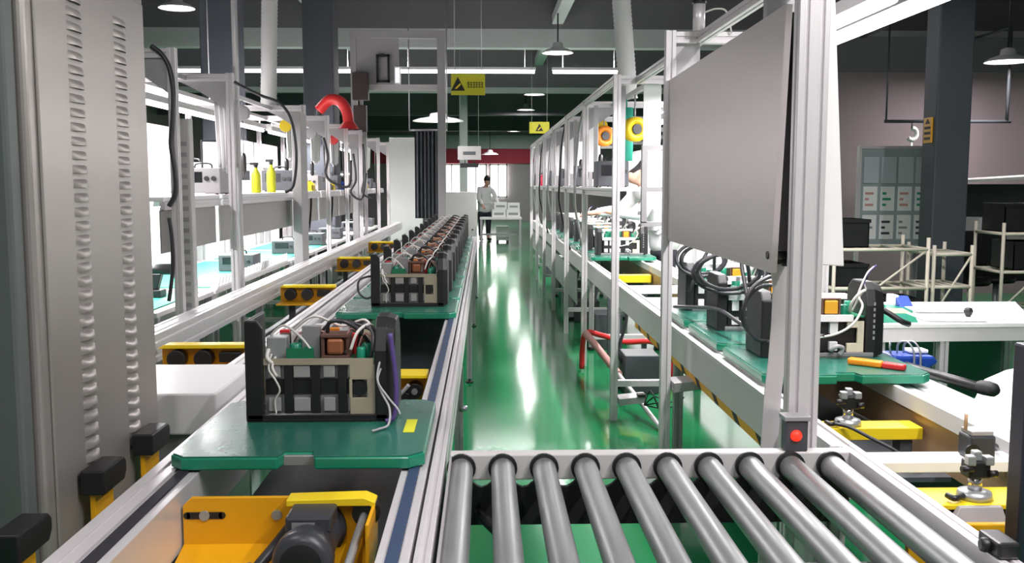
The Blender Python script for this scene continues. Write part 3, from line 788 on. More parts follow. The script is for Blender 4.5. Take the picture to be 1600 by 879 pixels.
MB().box(1.03, 1.425, 2.27, 2.41, .70, .712).box(1.03, 1.425, 2.39, 2.41, .66, .70).build('top_plate', YELB, pb, .002)
MB().box(1.005, 1.425, 2.18, 2.20, .50, .695).build('front_plate', YEL, pb, .003)
MB().box(1.05, 1.42, 2.20, 2.39, .63, .66).build('inner_shelf', DGREY, pb, .002)
MB().cyl((1.16, 2.165, .645), (1.16, 2.18, .645), .011).build('bolt_head', SILV, pb)
MB().cyl((1.185, 2.168, .645), (1.185, 2.18, .645), .009).build('bolt_head', SILV, pb)
MB().hexa([(1.13, 2.235, .6605), (1.28, 2.235, .6605), (1.28, 2.269, .6605), (1.13, 2.269, .6605)], [(1.165, 2.255, .712), (1.27, 2.255, .712), (1.27, 2.269, .712), (1.165, 2.269, .712)]).build('stop_base', GREYM, pb, .002)
stop('pneumatic stop with silver latches on the yellow frame at right', 1.235, 2.325, .7122)
sv = thing('solenoid_valve', 'grey solenoid valve block with brown pin behind the right stop', 'valve', (1.33, 2.5, .765))
MB().box(1.295, 1.365, 2.47, 2.54, .766, .83).build('block', MOTOR, sv, .006)
MB().box(1.30, 1.36, 2.475, 2.535, .83, .842).build('top_plate', SILV, sv, .002)
MB().cyl((1.30, 2.465, .79), (1.30, 2.47, .79), .02).build('port', BLACK, sv)
MB().cyl((1.295, 2.50, .842), (1.295, 2.50, .885), .005).build('pin', BRNM, sv)
MB().tube([(1.365, 2.5, .80), (1.39, 2.52, .79), (1.41, 2.55, .775)], .008).build('hose', CABLE, sv)
# dark post cut by the right edge of the frame
dp = thing('dark_post', 'dark blue-black post cut off by the right edge of the picture', 'post', (1.30, 2.0, 0))
MB().box(1.165, 1.225, 2.0, 2.06, .025, 1.155).build('post', mat('blue_black_paint', (34, 36, 48), .4), dp, .006)
MB().box(1.14, 1.25, 1.98, 2.08, 0, .025).build('foot_plate', DGREY, dp)

t = thing('lift_beam', 'bright yellow cross beam under the far trays of the right conveyor', 'beam', (1.22, 8.2, .6))
MB().box(1.03, 1.43, 8.15, 8.25, .66, .725).build('beam', YELB, t, .003)
MB().box(1.06, 1.10, 8.17, 8.23, 0, .66).build('stand', DGREY, t)
MB().box(1.36, 1.40, 8.17, 8.23, 0, .66).build('stand', DGREY, t)

def at(px, py, X=None, Y=None, z=None):        # a picture position on a plane -> a place in the hall
    F = 1500.0; p = math.radians(5.786); yw = math.radians(1.634)
    u = (px - 800) / F; v = (439.5 - py) / F
    f = math.cos(p) + v * math.sin(p); dz = -math.sin(p) + v * math.cos(p)
    d = (u * math.cos(yw) + f * math.sin(yw), -u * math.sin(yw) + f * math.cos(yw), dz)
    t = X / d[0] if X is not None else Y / d[1] if Y is not None else (z - 1.5) / d[2]
    return Vector((d[0] * t, d[1] * t, 1.5 + d[2] * t))

# ------------------------------------------------------------------ big slotted post, hanging sheet panel, white cover, strap
bpst = thing('slotted_post', 'tall wide slotted aluminium post rising behind the red indicator box', 'post', (.855, 2.535, 0))
_r = at(1286, 400, Y=2.51).x
MB().ext((_r - .040, 2.535, .02), (_r - .040, 2.535, 2.62), .080, .05, nw=2, nh=1, slot=.012).build('post', ALU, bpst, .0015)
MB().box(.78, .91, 2.48, 2.59, 0, .02).build('foot_plate', ALUD, bpst)
MB().ext((.95, 2.58, 2.135), (.95, 6.0, 2.135), .04, .04).build('top_rail', ALU, bpst, .001)
MB().box(.87, .97, 2.545, 2.585, 2.115, 2.155).build('corner_bracket', ALUD, bpst)
sp = thing('sheet_panel', 'large brushed steel sheet panel hanging beside the slotted post at right', 'panel', (.86, 3.6, 1.24))
TL, TR = at(1040, 129, Y=4.34), at(1229, 6, Y=2.70)
BL, BR = at(1040, 374, Y=4.30), at(1204, 426, Y=2.78)
nrm = (TR - TL).cross(BL - TL).normalized() * .018
if nrm.x < 0: nrm = -nrm
def grid4(a, b, c, d, n=8):
    return [[(a.lerp(b, j / n)).lerp(d.lerp(c, j / n), i / n) for j in range(n + 1)] for i in range(n + 1)]
G = grid4(TL, TR, BR, BL)
m = MB(); N = 9
fr = [p for r in G for p in r]; bk = [p + nrm for p in fr]
fs = [(i * N + j, i * N + j + 1, (i + 1) * N + j + 1, (i + 1) * N + j) for i in range(8) for j in range(8)]
m._add(fr + bk, fs + [tuple(N * N + k for k in reversed(f)) for f in fs] +
       [(j, j + 1, N * N + j + 1, N * N + j) for j in range(8)] + [(72 + j, 73 + j, N * N + 73 + j, N * N + 72 + j) for j in range(8)] +
       [(i * N, (i + 1) * N, N * N + (i + 1) * N, N * N + i * N) for i in range(8)] + [(i * N + 8, (i + 1) * N + 8, N * N + (i + 1) * N + 8, N * N + i * N + 8) for i in range(8)])
m.build('sheet', STEEL, sp)
MB().hexa([TR + Vector((.022, .01, -.02)), TR + Vector((.022, .4, -.03)), BR + Vector((.055, .4, -.0)), BR + Vector((.055, -.06, .02))],
          [TR + Vector((.034, .01, -.02)), TR + Vector((.034, .4, -.03)), BR + Vector((.067, .4, -.0)), BR + Vector((.067, -.06, .02))]).build('black_backing', BLACK, sp)
MB().cyl(BR + Vector((-.004, .03, .05)), BR + Vector((.06, .03, .05)), .012).build('rubber_grommet', BLACK, sp)
for y in (2.9, 4.3):
    MB().box(.842 if y < 3 else .835, .955, y, y + .04, 1.955, 2.115).build('hanger', ALUD, sp)
ws = thing('white_cover', 'plain white flat cover hung on the back of the slotted post', 'cover', (.92, 2.6, 1.24))
a_, b_ = at(1258, 412, Y=2.60), at(1319, 416, Y=2.60); c_, d_ = at(1304, -60, Y=2.60), at(1258, -60, Y=2.60)
MB().hexa([a_, b_, c_, d_], [p + Vector((0, .02, 0)) for p in (a_, b_, c_, d_)]).build('cover_sheet', WHITE, ws, .003)
for z in (1.5, 2.2): MB().box(.86, .90, 2.5605, 2.5995, z, z + .04).build('clip', ALUD, ws)
st = thing('steel_strap', 'bent grey steel strap running from the sheet panel down to the rail', 'strap')
pts = []
for px_, py_ in ((1217, 392), (1223, 450), (1221, 500), (1216, 560), (1209, 620), (1204, 700), (1203, 770)):
    a_ = at(px_ - 15, py_, Y=2.84); b_ = at(px_ + 15, py_, Y=2.84)
    pts.append((a_.x, b_.x, 2.84, a_.z))
pts.append((pts[-1][0], pts[-1][1], 2.84, 0.0))
m = MB(); vs = []
for x0, x1, y, z in pts:
    vs += [(x0, y, z), (x1, y + .02, z), (x1, y + .026, z), (x0, y + .006, z)]
n = len(pts)
m._add(vs, [(4 * i + j, 4 * i + (j + 1) % 4, 4 * i + 4 + (j + 1) % 4, 4 * i + 4 + j) for i in range(n - 1) for j in range(4)] + [(3, 2, 1, 0), tuple(4 * (n - 1) + j for j in range(4))])
m.build('strap', ALU, st)
MB().cyl((pts[0][0] + .03, 2.838, 1.27), (pts[0][0] + .03, 2.86, 1.27), .008).build('bolt', BLACK, st)

# ------------------------------------------------------------------ workstation frames
def frame(label, xa, xr, y, ztop, group, gusset=True, foot=True, rear=True):
    s = 1 if xr > xa else -1
    t = thing('workstation_frame', label, 'frame', ((xa + xr) / 2, y, 0), 0, group)
    MB().ext((xa, y, 0), (xa, y, ztop), .045, .045).build('post', ALU, t, .001)
    if rear: MB().ext((xr, y, 0), (xr, y, ztop), .045, .045).build('post', ALU, t, .001)
    MB().ext((xa + s * .0225, y, ztop - .03), (xr - s * .0225, y, ztop - .03), .04, .05).build('top_beam', ALU, t, .001)
    if foot and rear: MB().box(xa + s * .023, xr - s * .023, y - .02, y + .02, .22, .26).build('foot_bar', ALU, t, .002)
    if gusset:
        c = [(xa + s * .022, ztop - .055), (xa + s * .022, ztop - .24)] + [(xa + s * (.07 + .26 * k / 5), ztop - .24 + .185 * (k / 5) ** .6) for k in range(1, 6)]
        MB().prism(c, 'xz', y - .006, y + .006).build('gusset_plate', ALUD, t)
    return t
LY = [5.25, 6.42, 8.95, 10.3, 11.7, 13.05, 13.55, 15.2, 16.7]
for i, y in enumerate(LY):
    frame('%s aluminium workstation frame from the camera along the left line' % ORD[i], -1.66, -2.7, y, 2.22, 'frames of the left line')
RY = [4.29, 6.0, 7.86, 9.6, 11.4, 13.2, 15.0, 16.8]
for i, y in enumerate(RY):
    frame('%s aluminium workstation frame from the camera along the right line' % ORD[i], .82, (1.44, 2.15, 2.51)[min(i, 2)], y, 2.17, 'frames of the right line', gusset=i > 1, rear=i > 0)

def bench_left(i, y0, y1, board, apron):
    t = thing('workbench', '%s bench bay of the left line, white shelf over a pale worktop' % ORD[i], 'workbench', (-2.2, (y0 + y1) / 2, 0), 0, 'benches of the left line')
    a, b = y0 + .03, y1 - .03
    MB().box(-2.66, -1.80, a, b, .765, .795).build('worktop', LGREY, t, .004)
    MB().box(-2.66, -1.74, a, b, 1.405, 1.43).build('shelf', WHITE, t, .004)
    MB().ext((-1.75, a, 1.38), (-1.75, b, 1.38), .03, .045).build('shelf_rail', ALU, t, .001)
    if apron: MB().box(-1.775, -1.765, a + .02, b - .02, 1.12, 1.36).build('apron_panel', mat('beige_grey_panel', (150, 146, 142), .5) if 'beige_grey_panel' not in bpy.data.materials else bpy.data.materials['beige_grey_panel'], t, .002)
    for y in (a + .03, b - .03):
        MB().box(-1.84, -1.80, y - .02, y + .02, 0, .765).build('leg', ALUD, t)
        MB().box(-2.64, -2.60, y - .02, y + .02, 0, 1.405).build('leg', ALUD, t)
    if board: MB().box(-2.78, -2.765, a, b, .3, board).build('back_board', WHITE, t)
    strip_lamp('shelf light glowing under the shelf of the %s left bench bay' % ORD[i], -2.2, a + .1, b - .1, 1.33, E_STRIP * (b - a), 'shelf lights of the left line', 1.405, .07)
    MB().box(-2.32, -2.28, a - .0099, b + .0099, 2.17, 2.20).build('lamp_rail', ALUD, t)
    MB().box(-1.965, -1.935, a - .0099, b + .0099, 2.17, 2.20).build('tool_rail', ALUD, t)
    strip_lamp('top light under the frame tops of the %s left bench bay' % ORD[i], -2.3, a + .1, b - .1, 2.05, E_STRIP * 1.2 * (b - a), 'top lights of the left line', 2.17, .07, .016, .3)
LBAYS = [(a, b) for a, b in zip(LY[:-1], LY[1:]) if b - a > .6]
for i, (a, b) in enumerate(LBAYS):
    bench_left(i, a, b, 1.40 if i in (0, 2) else 2.0, i < 5)
def bench_right(i, y0, y1):
    t = thing('shelf_unit', '%s shelf bay of the right line over the pallet conveyor' % ORD[i], 'shelf', (1.2, (y0 + y1) / 2, 1.4), 0, 'shelves of the right line')
    a, b = y0 + .03, y1 - .03
    MB().box(.80, 1.14, a, b, 1.455, 1.475).build('shelf', WHITE, t, .003)
    MB().ext((.83, a - .01, 1.435), (.83, b + .01, 1.435), .03, .035).build('shelf_rail', ALU, t, .001)
    for y in (a + .15, b - .15):
        MB().box(.87, .90, y - .01, y + .01, 1.475, 2.12).build('shelf_hanger', ALUD, t)
    MB().ext((.82, a - .008, 2.15), (.82, b + .008, 2.15), .035, .04).build('top_rail', ALU, t, .001)
    if i: MB().box(2.53, 2.545, a, b, .4, 2.05).build('back_board', WHITE, t)
    MB().box(1.535, 1.565, a - .0099, b + .0099, 2.12, 2.15).build('lamp_rail', ALUD, t)
    MB().box(1.035, 1.065, a - .0099, b + .0099, 2.12, 2.15).build('tool_rail', ALUD, t)
    if i > 0: MB().box(.85, .93, a + .01, a + .03, 1.60, 2.11).build('side_panel', WHITE, t, .003)
    strip_lamp('light strip glowing under the top of the %s right shelf bay' % ORD[i], 1.55, a + .1, b - .1, 2.03, E_STRIP * 1.7 * (b - a), 'top lights of the right line', 2.12, .07, .016, .3)
for i in range(1, len(RY) - 1):
    bench_right(i - 1, RY[i], RY[i + 1])
strip_lamp('added light strip hidden behind the large brushed sheet panel', 1.25, 2.95, 5.85, 2.06, E_STRIP * 4, None, 4.6, .07)  # out-of-sight lamp added to brighten the right trays

# ------------------------------------------------------------------ things on the left line
def monitor(label, c, w, h, rz, lit=True):
    t = thing('monitor', label, 'monitor', c, rz)
    MB().box(c[0] - w / 2, c[0] + w / 2, c[1] - .015, c[1] + .02, c[2] + .10, c[2] + .10 + h)
    t2 = MB()
    M_ = MW[t.as_pointer()]
    def L(x0, x1, y0, y1, z0, z1):
        b = MB().box(x0, x1, y0, y1, z0, z1); b.v = [M_ @ Vector(v) for v in b.v]; return b
    L(-w / 2, w / 2, -.012, .02, .09, .09 + h).build('case', BLACK, t, .006)
    L(-w / 2 + .015, w / 2 - .015, -.0135, -.0118, .105, .075 + h).build('screen', SCREEN if lit else DSCR, t)
    L(-.02, .02, .0, .02, .01, .1).build('stem', BLACK, t)
    L(-.10, .10, -.06, .08, 0, .012).build('foot', BLACK, t, .004)
    return t
def cloth(label, name, cat, c, w, h, m, yaw=0.0, folds=5):
    mm = MB(); n = 16; k = 8; vs = []
    for back in (0, 1):
        for j in range(k + 1):
            for i in range(n + 1):
                u = i / n - .5; v = j / k
                x = u * w * (1 - .18 * (1 - v)) ; yy = .018 * math.sin(folds * 2 * PI * u + v) * (1 - .5 * v) + back * .006
                z = -h * (1 - v) - .02 * math.cos(2.2 * PI * u) * (1 - v)
                vs.append((c[0] + x * math.cos(yaw) - yy * math.sin(yaw), c[1] + x * math.sin(yaw) + yy * math.cos(yaw), c[2] + z))
    N = (n + 1) * (k + 1); fs = []
    for j in range(k):
        for i in range(n):
            a = j * (n + 1) + i
            fs += [(a, a + 1, a + n + 2, a + n + 1), (N + a + n + 1, N + a + n + 2, N + a + 1, N + a)]
    for i in range(n): fs += [(i, N + i, N + i + 1, i + 1), (k * (n + 1) + i, k * (n + 1) + i + 1, N + k * (n + 1) + i + 1, N + k * (n + 1) + i)]
    for j in range(k): fs += [(j * (n + 1), (j + 1) * (n + 1), N + (j + 1) * (n + 1), N + j * (n + 1)), (j * (n + 1) + n, N + j * (n + 1) + n, N + (j + 1) * (n + 1) + n, (j + 1) * (n + 1) + n)]
    mm._add(vs, fs, True)
    return tag(mm.build(name, m), label, cat)
mo_ = monitor('desktop monitor with pale lit screen on the first left bench shelf', (-1.95, 7.15, 1.43), .24, .30, .25)
ib = 0
def instrument(label, c, sx, sy, sz, m, group, knobs=True):
    t = thing('test_instrument', label, 'instrument', c, 0, group)
    x, y, z = c
    MB().box(x - sx / 2, x + sx / 2, y - sy / 2, y + sy / 2, z + .008, z + sz).build('case', m, t, .006)
    for dx in (-.4, .4):
        for dy in (-.4, .4): MB().cyl((x + dx * sx, y + dy * sy, z), (x + dx * sx, y + dy * sy, z + .01), .01, n=8).build('foot', BLACK, t)
    MB().box(x - sx * .38, x + sx * .1, y - sy / 2 - .003, y - sy / 2, z + sz * .45, z + sz * .85).build('display', DSCR, t)
    if knobs:
        for k in range(2):
            MB().cyl((x + sx * (.2 + .16 * k), y - sy / 2 - .015, z + sz * .6), (x + sx * (.2 + .16 * k), y - sy / 2, z + sz * .6), sz * .09, n=12).build('knob', BLACK, t)
    MB().tube([(x - sx * .2, y, z + sz), (x - sx * .15, y, z + sz + .03), (x + sx * .15, y, z + sz + .03), (x + sx * .2, y, z + sz)], .006, 6).build('carry_handle', BLACK, t)
    return t
R_ = random.Random(11)
bays = LBAYS
for i, (y0, y1) in enumerate(bays):
    if i == 0: continue
    ym = (y0 + y1) / 2
    instrument('grey boxy test instrument on the shelf of the %s left bench bay' % ORD[i], (-1.95, y0 + .35, 1.43), .30, .28, .16 + .02 * (i % 3), GREYM if i % 2 else DGREY, 'instruments on the left shelves')
    instrument('white test instrument on the shelf of the %s left bench bay' % ORD[i], (-2.35, ym + .15, 1.43), .32, .3, .24, WHITE, 'instruments on the left shelves')
    instrument('dark instrument on the worktop of the %s left bench bay' % ORD[i], (-2.0, ym + .2, .795), .28, .26, .14, DGREY, 'instruments on the left worktops')
for i, (y0, y1) in enumerate(bays):
    if i < 2: continue
    for k, (m, cn) in enumerate(((BLUE, 'blue'), (DGREY, 'dark grey'), (YELB, 'yellow'))):
        y = y0 + .62 + .22 * k
        if (i + k) % 3 == 0 or y > y1 - .2: continue
        t = thing('parts_bin', '%s parts bin on the shelf front of the %s left bench bay' % (cn, ORD[i]), 'bin', (-1.83, y, 1.43), 0, 'bins on the left shelves')
        b = MB().box(-1.90, -1.76, y - .08, y + .08, 1.4305, 1.437).box(-1.90, -1.892, y - .08, y + .08, 1.437, 1.53).box(-1.768, -1.76, y - .08, y + .08, 1.437, 1.49)
        b.prism([(-1.90, 1.437), (-1.76, 1.437), (-1.76, 1.49), (-1.80, 1.53), (-1.90, 1.53)], 'xz', y - .08, y - .072).prism([(-1.90, 1.437), (-1.76, 1.437), (-1.76, 1.49), (-1.80, 1.53), (-1.90, 1.53)], 'xz', y + .072, y + .08)
        b.build('bin_body', m, t)
        MB().box(-1.88, -1.78, y - .06, y + .06, 1.437, 1.47).build('contents', BLACK, t)
    tag(MB().tube([(-1.67, y0 + .033, 2.12), (-1.73, y0 + .2, 1.95), (-1.74, y0 + .35, 1.6), (-1.72, y0 + .30, 1.25), (-1.72, y0 + .5, 1.05), (-1.73, y0 + .7, 1.25), (-1.735, y0 + .75, 1.36)], .011, 7).build('hanging_cable', BLACK), 'black cable looping below the shelf front of the %s left bench bay' % ORD[i], 'cable', 'looped cables of the left shelves')
    cloth('white work sheet hanging from the tool rail of the %s left bench bay' % ORD[i], 'hanging_sheet', 'sheet', (-1.95, y0 + .95, 2.17), .22, .42, PAPER, 1.2)
# yellow-green bottles on the second bay's shelf, white bag
def bottle(label, x, y, z, m, h=.24):
    t = thing('spray_bottle', label, 'bottle', (x, y, z))
    MB().lathe([(0, 0), (.035, 0), (.038, .01), (.038, h * .6), (.015, h * .78), (.013, h * .85)], (x, y, z), n=18).build('bottle_body', m, t)
    MB().cyl((x, y, z + h * .84), (x, y, z + h * .92), .017).box(x - .045, x + .02, y - .012, y + .012, z + h * .92, z + h).build('spray_head', BLACK, t, .003)
bottle('lime yellow spray bottle on the second left shelf, nearer one', -1.82, 7.75, 1.43, LIME)
bottle('lime yellow spray bottle on the second left shelf, farther one', -1.82, 8.3, 1.43, LIME, .28)
cloth('white cloth bag hanging from the second left frame', 'hanging_bag', 'bag', (-1.70, 6.465, 2.05), .16, .46, WHITE, .0)
# green mats, comb rack, black gun on the low bench
for i, (y0, y1) in enumerate(bays[:4]):
    tag(MB().box(-2.55, -1.86, y0 + .15, y1 - .15, .7955, .802).build('bench_mat', TEAL), 'teal bench mat on the worktop of the %s left bench bay' % ORD[i], 'mat', 'teal mats of the left benches')
ck = thing('comb_rack', 'white comb rack with upright teeth beside the far rail, second left bay', 'rack', (-1.83, 7.5, .795))
cm = MB().box(-1.85, -1.805, 6.5, 8.85, .7955, .81); cm.build('rack_base', WHITE, ck)
for k in range(28):
    y = 6.55 + k * .083
    MB().prism([(-1.845, .81), (-1.81, .81), (-1.80, .86), (-1.81, .875), (-1.825, .86), (-1.835, .83)], 'xz', y, y + .022).build('rack_tooth', WHITE, ck)
bx = thing('black_power_tool', 'black power tool standing on the first left bench worktop', 'tool', (-2.05, 6.0, .802))
MB().box(-2.12, -2.0, 5.94, 6.06, .802, .85).prism([(-2.10, .85), (-2.03, .85), (-2.0, .95), (-2.09, .95)], 'xz', 5.97, 6.03).build('grip', BLACK, bx, .006)
MB().cyl((-2.17, 6.0, .975), (-1.93, 6.0, .975), .035, n=16).build('barrel', BLACK, bx)
# white perforated cable duct, tall conduit, grey duct plate
wd = thing('cable_duct', 'white perforated upright cable duct beside the first left frame', 'cable duct', (-1.67, 5.47, 0))
MB().box(-1.71, -1.63, 5.42, 5.48, 0, 1.86).build('duct_body', LGREY, wd, .003)
sm = MB()
for k in range(22): sm.box(-1.69, -1.65, 5.4185, 5.42, .45 + k * .06, .475 + k * .06)
sm.build('slot_marks', GREYM, wd)  # grey strips marking the slots of the duct
tag(MB().cyl((-1.565 - .08, 6.52, 0), (-1.565 - .08, 6.52, 4.6), .02).build('conduit', ALU), 'tall thin conduit rising to the ceiling behind the second left frame', 'conduit')
tag(MB().box(-1.70, -1.60 - .02, 8.6, 8.90, 0, 2.13).build('duct_plate', GREYM, None, .004), 'wide grey upright duct plate before the third left frame', 'panel')
wp = thing('white_column_board', 'tall white board standing at the end of the left bench row', 'board', (-1.3, 17.9, 0))
MB().box(-1.75, -1.15, 17.9, 17.95, .05, 2.35).build('board', WHITE, wp, .004)
MB().box(-1.75, -1.70, 17.8, 18.1, 0, .05).box(-1.2, -1.15, 17.8, 18.1, 0, .05).build('foot', ALUD, wp)
# hanging black cables at the left
def px_cable(label, Y, P, r=.012, m=CABLE):
    return tag(MB().tube([at(x, y, Y=Y) for x, y in P], r, 8).build('hanging_cable', m), label, 'cable', 'cables hanging at the left line')
px_cable('thick black cable hanging down the first left frame', 5.216, [(236, 72), (252, 84), (264, 105), (270, 140), (269, 190), (267, 225), (273, 265), (274, 300), (264, 322)], .013)
px_cable('black cable bowing over the second left bench bay', 6.388, [(366, 128), (384, 138), (410, 150), (435, 160), (452, 180), (461, 215), (463, 255), (458, 290), (446, 300)], .010)
px_cable('black cable drooping below the first left shelf', 5.217, [(264, 340), (268, 370), (270, 410), (268, 440), (264, 470)], .011)
px_cable('dark cable hanging across the third left bay', 10.265, [(505, 215), (512, 245), (508, 270), (520, 285), (545, 290), (548, 250)], .014)
px_cable('dark cable loop hanging in the fourth left bay', 11.665, [(552, 240), (556, 280), (548, 300), (565, 310), (572, 270)], .014)
px_cable('dark cable hanging in the fifth left bay', 13.016, [(567, 225), (570, 270), (566, 300), (580, 310)], .013)
# spring balancers with tools over the benches
def balancer(label, x, y, z, m, length, group):
    t = thing('spring_balancer', label, 'tool balancer', (x, y, z - length), 0, group)
    MB().cyl((x, y - .03, z - .10), (x, y + .03, z - .10), .06, n=20).build('drum', m, t, .006)
    MB().cyl((x, y, z - .045), (x, y, z + .0), .006, n=8).build('hook', SILV, t)
    MB().cyl((x, y, z - .15), (x, y, z - length + .20), .003, n=6).build('line', BLACK, t)
    MB().lathe([(0, .20), (.012, .20), (.022, .17), (.022, .06), (.010, .04), (.006, 0), (0, 0)], (x, y, z - length), n=14).build('screwdriver', BLACK, t)
    return t
for i, y in enumerate((7.9, 9.6, 11.0, 12.6, 14.4)):
    balancer('%s tool balancer hanging over the left benches' % ORD[i], -1.95, y, 2.17, [GREYM, YELB, GREYM, RED, GREYM][i], .62, 'balancers of the left line')
# red fume arm high on the left
fa = thing('extraction_arm', 'red extraction arm hose high over the left benches', 'extraction arm', (-1.95, 11.75, 2.22))
MB().cyl((-1.98, 11.72, 2.195), (-1.98, 11.72, 2.40), .03).build('stand', DGREY, fa)
MB().tube([(-1.98, 11.72, 2.38), (-1.85, 11.7, 2.50), (-1.72, 11.68, 2.48), (-1.64, 11.66, 2.36), (-1.62, 11.65, 2.22)], .065, 14).build('red_hose', RED, fa)
MB().lathe([(.065, 0), (.12, .08), (.125, .085), (.05, .01)], (-1.62, 11.65, 2.24), (0, 0, -1), 20).build('hood', RED, fa)

# ------------------------------------------------------------------ overhead gantry at the end of the left row, signs
ga = thing('gantry', 'tall grey gantry frame standing over the end of the left row', 'gantry', (-1.2, 13.25, 0))
MB().box(-.635, -.525, 13.2, 13.3, 0, 3.45).build('post', GREYM, ga, .004)
MB().box(-1.80, -1.72, 13.2, 13.3, 0, 3.45).build('post', GREYM, ga, .004)
MB().box(-1.80, -.525, 13.2, 13.3, 3.45, 3.55).build('top_beam', GREYM, ga, .004)
MB().ext((-1.72, 13.25, 2.80), (-.635, 13.25, 2.80), .06, .08).build('mid_beam', ALU, ga)
MB().box(-1.72, -1.15, 13.22, 13.24, 2.841, 3.45).build('grey_board', GREYM, ga)
bf = thing('rectangular_bracket', 'empty black rectangular bracket fixed high on the grey gantry', 'bracket', (-1.37, 13.17, 2.85))
MB().box(-1.45, -1.27, 13.16, 13.185, 3.20, 3.23).box(-1.45, -1.27, 13.16, 13.185, 2.86, 2.89).box(-1.45, -1.42, 13.16, 13.185, 2.86, 3.23).box(-1.30, -1.27, 13.16, 13.185, 2.86, 3.23).build('bars', BLACK, bf)
MB().box(-1.38, -1.34, 13.185, 13.22, 3.2, 3.24).build('spacer', BLACK, bf)
lbx = thing('lit_box', 'small white lamp box on the middle beam of the gantry', 'lamp', (-1.18, 13.22, 2.84))
MB().box(-1.21, -1.13, 13.2, 13.29, 2.842, 3.08).build('box', WHITE, lbx, .004)
MB().box(-1.20, -1.14, 13.196, 13.2, 2.86, 3.06).build('lit_face', SCREEN, lbx)
bc = thing('control_box', 'dark brown control box hanging at the left end of the gantry', 'control box', (-1.65, 13.1, 2.5))
MB().box(-1.76, -1.55, 13.05, 13.199, 2.62, 2.98).box(-1.75, -1.58, 13.06, 13.19, 2.2, 2.55).build('box', mat('dark_brown_paint', (48, 36, 34), .5), bc, .006)
MB().box(-1.67, -1.63, 13.12, 13.16, 2.55, 2.62).build('neck', ALUD, bc)
def hang_sign(label, x0, x1, y, z0, z1, top, tri):
    t = thing('hanging_sign', label, 'sign', ((x0 + x1) / 2, y, z0))
    MB().box(x0, x1, y, y + .02, z0, z1).build('board', mat('sign_yellow', (196, 190, 40), .5), t, .003)
    for x in (x0 + .04, x1 - .04):
        MB().cyl((x, y + .01, z1), (x, y + .01, top), .004, n=6).build('wire', ALUD, t)
    w, h = x1 - x0, z1 - z0
    c = x0 + w * tri; b = h * .34
    MB().prism([(c - b, z0 + h * .2), (c + b, z0 + h * .2), (c, z0 + h * .85)], 'xz', y - .003, y).build('triangle', INK, t)
    MB().prism([(c - b * .45, z0 + h * .30), (c - b * .2, z0 + h * .28), (c + b * .45, z0 + h * .5), (c + b * .3, z0 + h * .56), (c - b * .1, z0 + h * .42)], 'xz', y - .005, y - .003).build('hand_mark', YELB, t)
    mk = MB(); n = 6
    for k in range(n):
        xa = c + b * 1.35 + k * (x1 - c - b * 1.5) / n
        d = (x1 - c - b * 1.5) / n * .72
        for zz in (.36, .46, .56): mk.box(xa, xa + d, y - .003, y, z0 + h * zz, z0 + h * (zz + .035))
        mk.box(xa + d * .4, xa + d * .55, y - .003, y, z0 + h * .32, z0 + h * .64)
    if tri < .4: mk.build('printed_marks', INK, t)
hang_sign('larger yellow hanging sign with black triangle beside the grey gantry post', -.372, .01, 11.0, 2.50, 2.735, 4.6, .2)
hang_sign('smaller yellow hanging sign with black triangle farther down the aisle', .79, 1.14, 17.0, 2.385, 2.585, 4.6, .5)
gs = thing('hanging_board', 'grey hanging board with a dark line of print at the far end', 'sign', (-.31, 20, 2.0))
MB().box(-.55, -.07, 20, 20.03, 2.0, 2.28).build('board', GREYM, gs)
MB().box(-.44, -.18, 19.995, 20, 2.10, 2.17).build('printed_marks', DGREY, gs)
MB().box(-.50, -.12, 20.0, 20.04, 1.84, 1.93).cyl((-.4, 20.02, 1.93), (-.4, 20.02, 2.0), .01).cyl((-.2, 20.02, 1.93), (-.2, 20.02, 2.0), .01).build('black_unit', BLACK, gs)
for x in (-.5, -.12):
    MB().cyl((x, 20.015, 2.28), (x, 20.015, 4.6), .006, n=6).build('wire', ALUD, gs)
# ducts from the ceiling
def duct(label, p0, p1, r):
    d = Vector(p1) - Vector(p0); L = d.length; prof = []
    n = int(L / .035)
    for k in range(n + 1):
        prof += [(r, L * k / n), (r * .93, L * (k + .5) / n)] if k < n else [(r, L)]
    prof = [(r * .85, 0)] + prof
    return tag(MB().lathe(prof, p0, d, 20).build('flexible_duct', DUCTM), label, 'duct')
duct('white ribbed flexible duct dropping from the ceiling at left', (-1.98, 9.0, 2.22), (-1.90, 9.0, 4.6), .075)
duct('white ribbed flexible duct dropping from the ceiling right of the aisle', (1.19, 8.0, 2.20), (.98, 8.0, 4.6), .078)

# ------------------------------------------------------------------ things on and over the right line
for i in range(1, len(RY) - 1):
    y0, y1 = RY[i], RY[i + 1]; ym = (y0 + y1) / 2
    if i > 1: instrument('pale test instrument on the shelf of the %s right shelf bay' % ORD[i - 1], (.98, y0 + .45, 1.475), .26, .28, .15 + .03 * (i % 2), [WHITE, GREYM, WHITE][i % 3], 'instruments on the right shelves')
    instrument('dark instrument on the shelf of the %s right shelf bay' % ORD[i - 1], (.98, y1 - .4, 1.475), .24, .26, .2, DGREY, 'instruments on the right shelves')
    if i > 1: balancer('grey tool balancer hanging in the %s right shelf bay' % ORD[i - 1], 1.05, ym, 2.12, [GREYM, WHITE, YELB][i % 3], .55, 'balancers of the right line')
tag(MB().cyl((1.05, 7.15, 1.67), (1.05, 7.15, 2.06), .05, n=20).cyl((1.05, 7.15, 2.06), (1.05, 7.15, 2.1205), .006, n=6).build('rolled_mat', TEAL), 'rolled teal mat hanging upright beside the second right post', 'roll')
